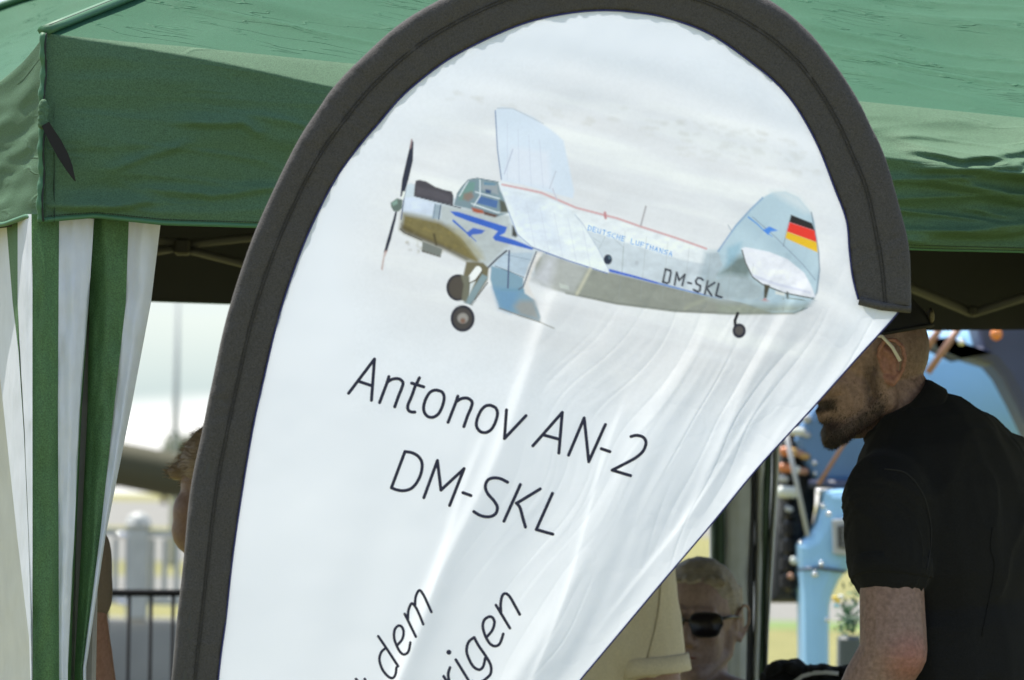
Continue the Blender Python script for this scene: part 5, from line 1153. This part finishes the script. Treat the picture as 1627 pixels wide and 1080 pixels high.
# black metal barrier
YB = 15.0; M['blackmetal'] = mat('black painted steel', (.008, .008, .009), .8, spec=.1)
x0_, x1_ = at(66, 946, YB).x, at(900, 946, YB).x; zt = at(200, 944, YB).z
br = empty('metal_barrier', Vector((x0_, YB, 0)), 'black steel barrier with thin upright bars left of the flag', 'barrier')
q = MB(); q.tube([(x0_, YB, zt), (x1_, YB + .1, zt + .02)], .009, 8); q.build('top_rail', M['blackmetal'], br)
q = MB(); q.tube([(x0_, YB, .12), (x1_, YB + .1, .12)], .009, 8); q.build('bottom_rail', M['blackmetal'], br)
n_ = 25; proto = None
for i in range(n_):
    x = x0_ + i * (x1_ - x0_) / (n_ - 1)
    if proto is None:
        q = MB(); q.tube([(x, YB, .12), (x, YB, zt)], .0045, 8); proto = q.build('bar', M['blackmetal'], br)
    else:
        c_ = proto.copy(); COL.objects.link(c_); c_.parent = br; c_.location = proto.location + Vector((x - x0_, .1 * i / n_, .02 * i / n_))
for x in (x0_, x1_):
    q = MB(); q.box((x, YB, .015), (.05, .5, .03), bev=.005); q.build('foot', M['blackmetal'], br)
# low wall with white railing
YF = 38.0; M['whitepaint'] = mat('weathered white paint', (.36, .37, .345), .5, var=.12, vscale=8, bump=.2, bscale=20, bdist=.004); M['concrete'] = mat('grey concrete', (.20, .20, .18), .9, var=.15, vscale=2)
wz = at(250, 985, YF).z; xa, xb = at(-60, 985, YF).x, at(1000, 985, YF).x
lw = tag(obj('low_wall', *(lambda m: (m.v, m.f))((lambda m: (m.box(((xa + xb) / 2, YF + .1, wz / 2), (xb - xa, .3, wz), bev=.02), m)[1])(MB())), M['concrete']), 'low grey concrete wall under the white railing', 'wall')
rl = empty('white_railing', Vector((xa, YF, wz)), 'white railing with thick round-capped post on the low grey wall', 'railing')
ztop = at(250, 850, YF).z; zlow = at(250, 957, YF).z
for z, t_ in ((ztop, .045), (zlow, .05)):
    q = MB(); q.box(((xa + xb) / 2, YF, z), (xb - xa, .06, t_), Matrix.Rotation(.012, 3, 'Y'), bev=.008); autosmooth(q.build('rail', M['whitepaint'], rl))
proto = None; npk = int((xb - xa) / .078)
for i in range(npk):
    x = xa + .03 + i * .078
    if proto is None:
        q = MB(); q.box((x, YF, (zlow + ztop) / 2), (.036, .026, ztop - zlow - .045)); proto = q.build('baluster', M['whitepaint'], rl, False)
    else:
        c_ = proto.copy(); COL.objects.link(c_); c_.parent = rl; c_.location = proto.location + Vector((x - xa - .03, 0, .0))
for px_ in (220, 860):
    p = at(px_, 850, YF); q = MB(); q.box((p.x, YF - .01, (wz + at(px_, 838, YF).z) / 2), (.135, .135, at(px_, 838, YF).z - wz), bev=.012); po = autosmooth(q.build('post', M['whitepaint'], rl))
    q = MB(); q.box((p.x, YF - .01, at(px_, 834, YF).z), (.16, .16, .035), bev=.01); q.ell((p.x, YF - .01, at(px_, 831, YF).z), (.078, .078, .07)); q.build('post_cap', M['whitepaint'], po)
    for zb_ in (ztop, zlow): q = MB(); q.cap((p.x - .11, YF - .05, zb_), .018, (p.x - .06, YF - .05, zb_ - .01), .02); q.build('bracket', M['rivet'], po)
# olive aircraft beyond the railing
YO = 60.0; M['olive_paint'] = mat('olive drab paint', (.045, .044, .018), .8, vcol2=(.060, .056, .026), vscale=.8)
ol = empty('olive_aeroplane', Vector((at(60, 800, YO).x, YO, 0)), 'olive drab aircraft tail boom beyond the white railing', 'aeroplane')
V = []; xs = [-700, -640, -500, -300, -120, 20, 120, 190, 262, 340, 420, 470]; cy = [800, 790, 775, 765, 750, 738, 736, 738, 752, 764, 772, 776]; rr = [10, 60, 105, 120, 100, 62, 42, 36, 36, 32, 26, 6]
for x, y, r in zip(xs, cy, rr):
    c = at(x, y, YO); R_ = r * YO / FPX
    for j in range(32): t = 2 * math.pi * j / 32; V.append(Vector((c.x, YO + R_ * math.cos(t), c.z + R_ * math.sin(t))))
obj('fuselage', V, gridfaces(12, 32, wrap=True) + [tuple(range(31, -1, -1)), tuple(range(11 * 32, 12 * 32))], M['olive_paint'], ol)
prism('fin', [(395, 760), (440, 640), (475, 640), (470, 780)], YO - .05, .12, M['olive_paint'], ol, .03)
for px_ in (-420, -150):
    q = MB(); p = at(px_, 830, YO); q.tube([(p.x, YO, p.z), (p.x, YO, .3)], .05, 8); w_ = q.build('gear_leg', M['olive_paint'], ol); q = MB(); q.ell((p.x, YO - .15, .3), (.3, .1, .3), n=24); q.build('wheel', M['tyre'], w_)
# mast and trees
q = MB(); p = at(282, 500, 120); q.tube([(p.x, 120, 0), (p.x, 120, at(282, 430, 120).z)], [.09, .035], 8); tag(q.build('mast', mat('galvanised mast', (.35, .37, .36), .5)), 'thin grey mast standing beyond the railing', 'mast')
M['crown'] = mat('far foliage', (.06, .09, .03), .8, vcol2=(.11, .14, .05), vscale=.25); M['bark'] = mat('bark', (.08, .06, .04), .9)
for n_, (px_, py_, Yt, wid, lab) in enumerate(((262, 706, 700, 4.0, 'small far tree rising just above the olive tail boom'), (283, 696, 690, 4.2, 'far tree between the mast and the brown haired head'), (312, 684, 705, 6.0, 'tallest far tree, partly behind the brown haired head'), (120, 720, 720, 6.0, 'broad far tree behind the striped curtain'), (1118, 780, 640, 5.0, 'far tree seen left of the rear curtain'))):
    top = at(px_, py_, Yt); h_ = max(3.5, top.z); t_ = empty('tree', Vector((top.x, Yt, 0)), lab, 'tree')
    q = MB(); q.tube([(top.x, Yt, 0), (top.x + .1, Yt, h_ * .4), (top.x, Yt, h_ * .7)], [.35, .25, .1], 8)
    for b in range(4): a_ = b * 1.6; q.tube([(top.x, Yt, h_ * .35), (top.x + math.cos(a_) * wid * .3, Yt + math.sin(a_) * wid * .3, h_ * .65)], [.15, .05], 6)
    q.build('trunk', M['bark'], t_)
    q = MB(); cl_ = [(rs.uniform(-.4, .4) * wid, rs.uniform(-.4, .4) * wid, h_ * rs.uniform(.35, .85), wid * rs.uniform(.2, .34)) for _ in range(9)] + [(0, 0, h_ * .84, wid * .25)]
    for i in range(1300):
        c = cl_[i % 10]; d = Vector((rs.gauss(0, 1), rs.gauss(0, 1), rs.gauss(0, 1))).normalized() * c[3] * rs.random() ** .4; p = Vector((top.x + c[0], Yt + c[1], min(c[2], h_ - c[3] * .8))) + d
        a_ = Vector((rs.gauss(0, 1), rs.gauss(0, 1), rs.gauss(0, 1))).normalized(); b_ = a_.orthogonal().normalized(); k0 = len(q.v); s_ = .22
        q.v += [tuple(p - a_ * s_), tuple(p + b_ * s_), tuple(p + a_ * s_), tuple(p - b_ * s_)]; q.f.append((k0, k0 + 1, k0 + 2, k0 + 3))
    q.build('crown', M['crown'], t_, False)

# ------------------------------------------------------------------ sewn seams laid on the shirts
from mathutils.bvhtree import BVHTree
def on_surface(o, pts, off=.0006, step=8):
    me = o.data; loc = rloc(o); bv = BVHTree.FromPolygons([v.co + loc for v in me.vertices], [tuple(p.vertices) for p in me.polygons]); out_ = []
    for q in resample(pts, step):
        h = bv.ray_cast(CAMP, ray(q[0], q[1]).normalized())
        if h[0] is not None: out_.append(h[0] + h[1] * off)
    return out_
def seam(name, o, pts, r, m, parent, off=.0006):
    P_ = on_surface(o, pts, off)
    if len(P_) > 3:
        q = MB(); q.tube(P_, r, 6); return q.build(name, m, parent)
seam('sleeve_seam', r2[5], [(1049, 918), (1047, 960), (1040, 1000), (1028, 1045)], .0016, mat('beige seam', (.40, .34, .24), .9), root2)
M['black_seam'] = mat('black seam', (.012, .012, .013), .9)
seam('sleeve_seam', shirt1, [(1405, 745), (1440, 752), (1466, 785), (1478, 830), (1478, 870), (1472, 905)], .0013, M['black_seam'], p1)
seam('back_crease', shirt1, [(1577, 838), (1574, 870), (1580, 900), (1572, 950), (1560, 1010)], .0012, M['black_cotton'], p1)
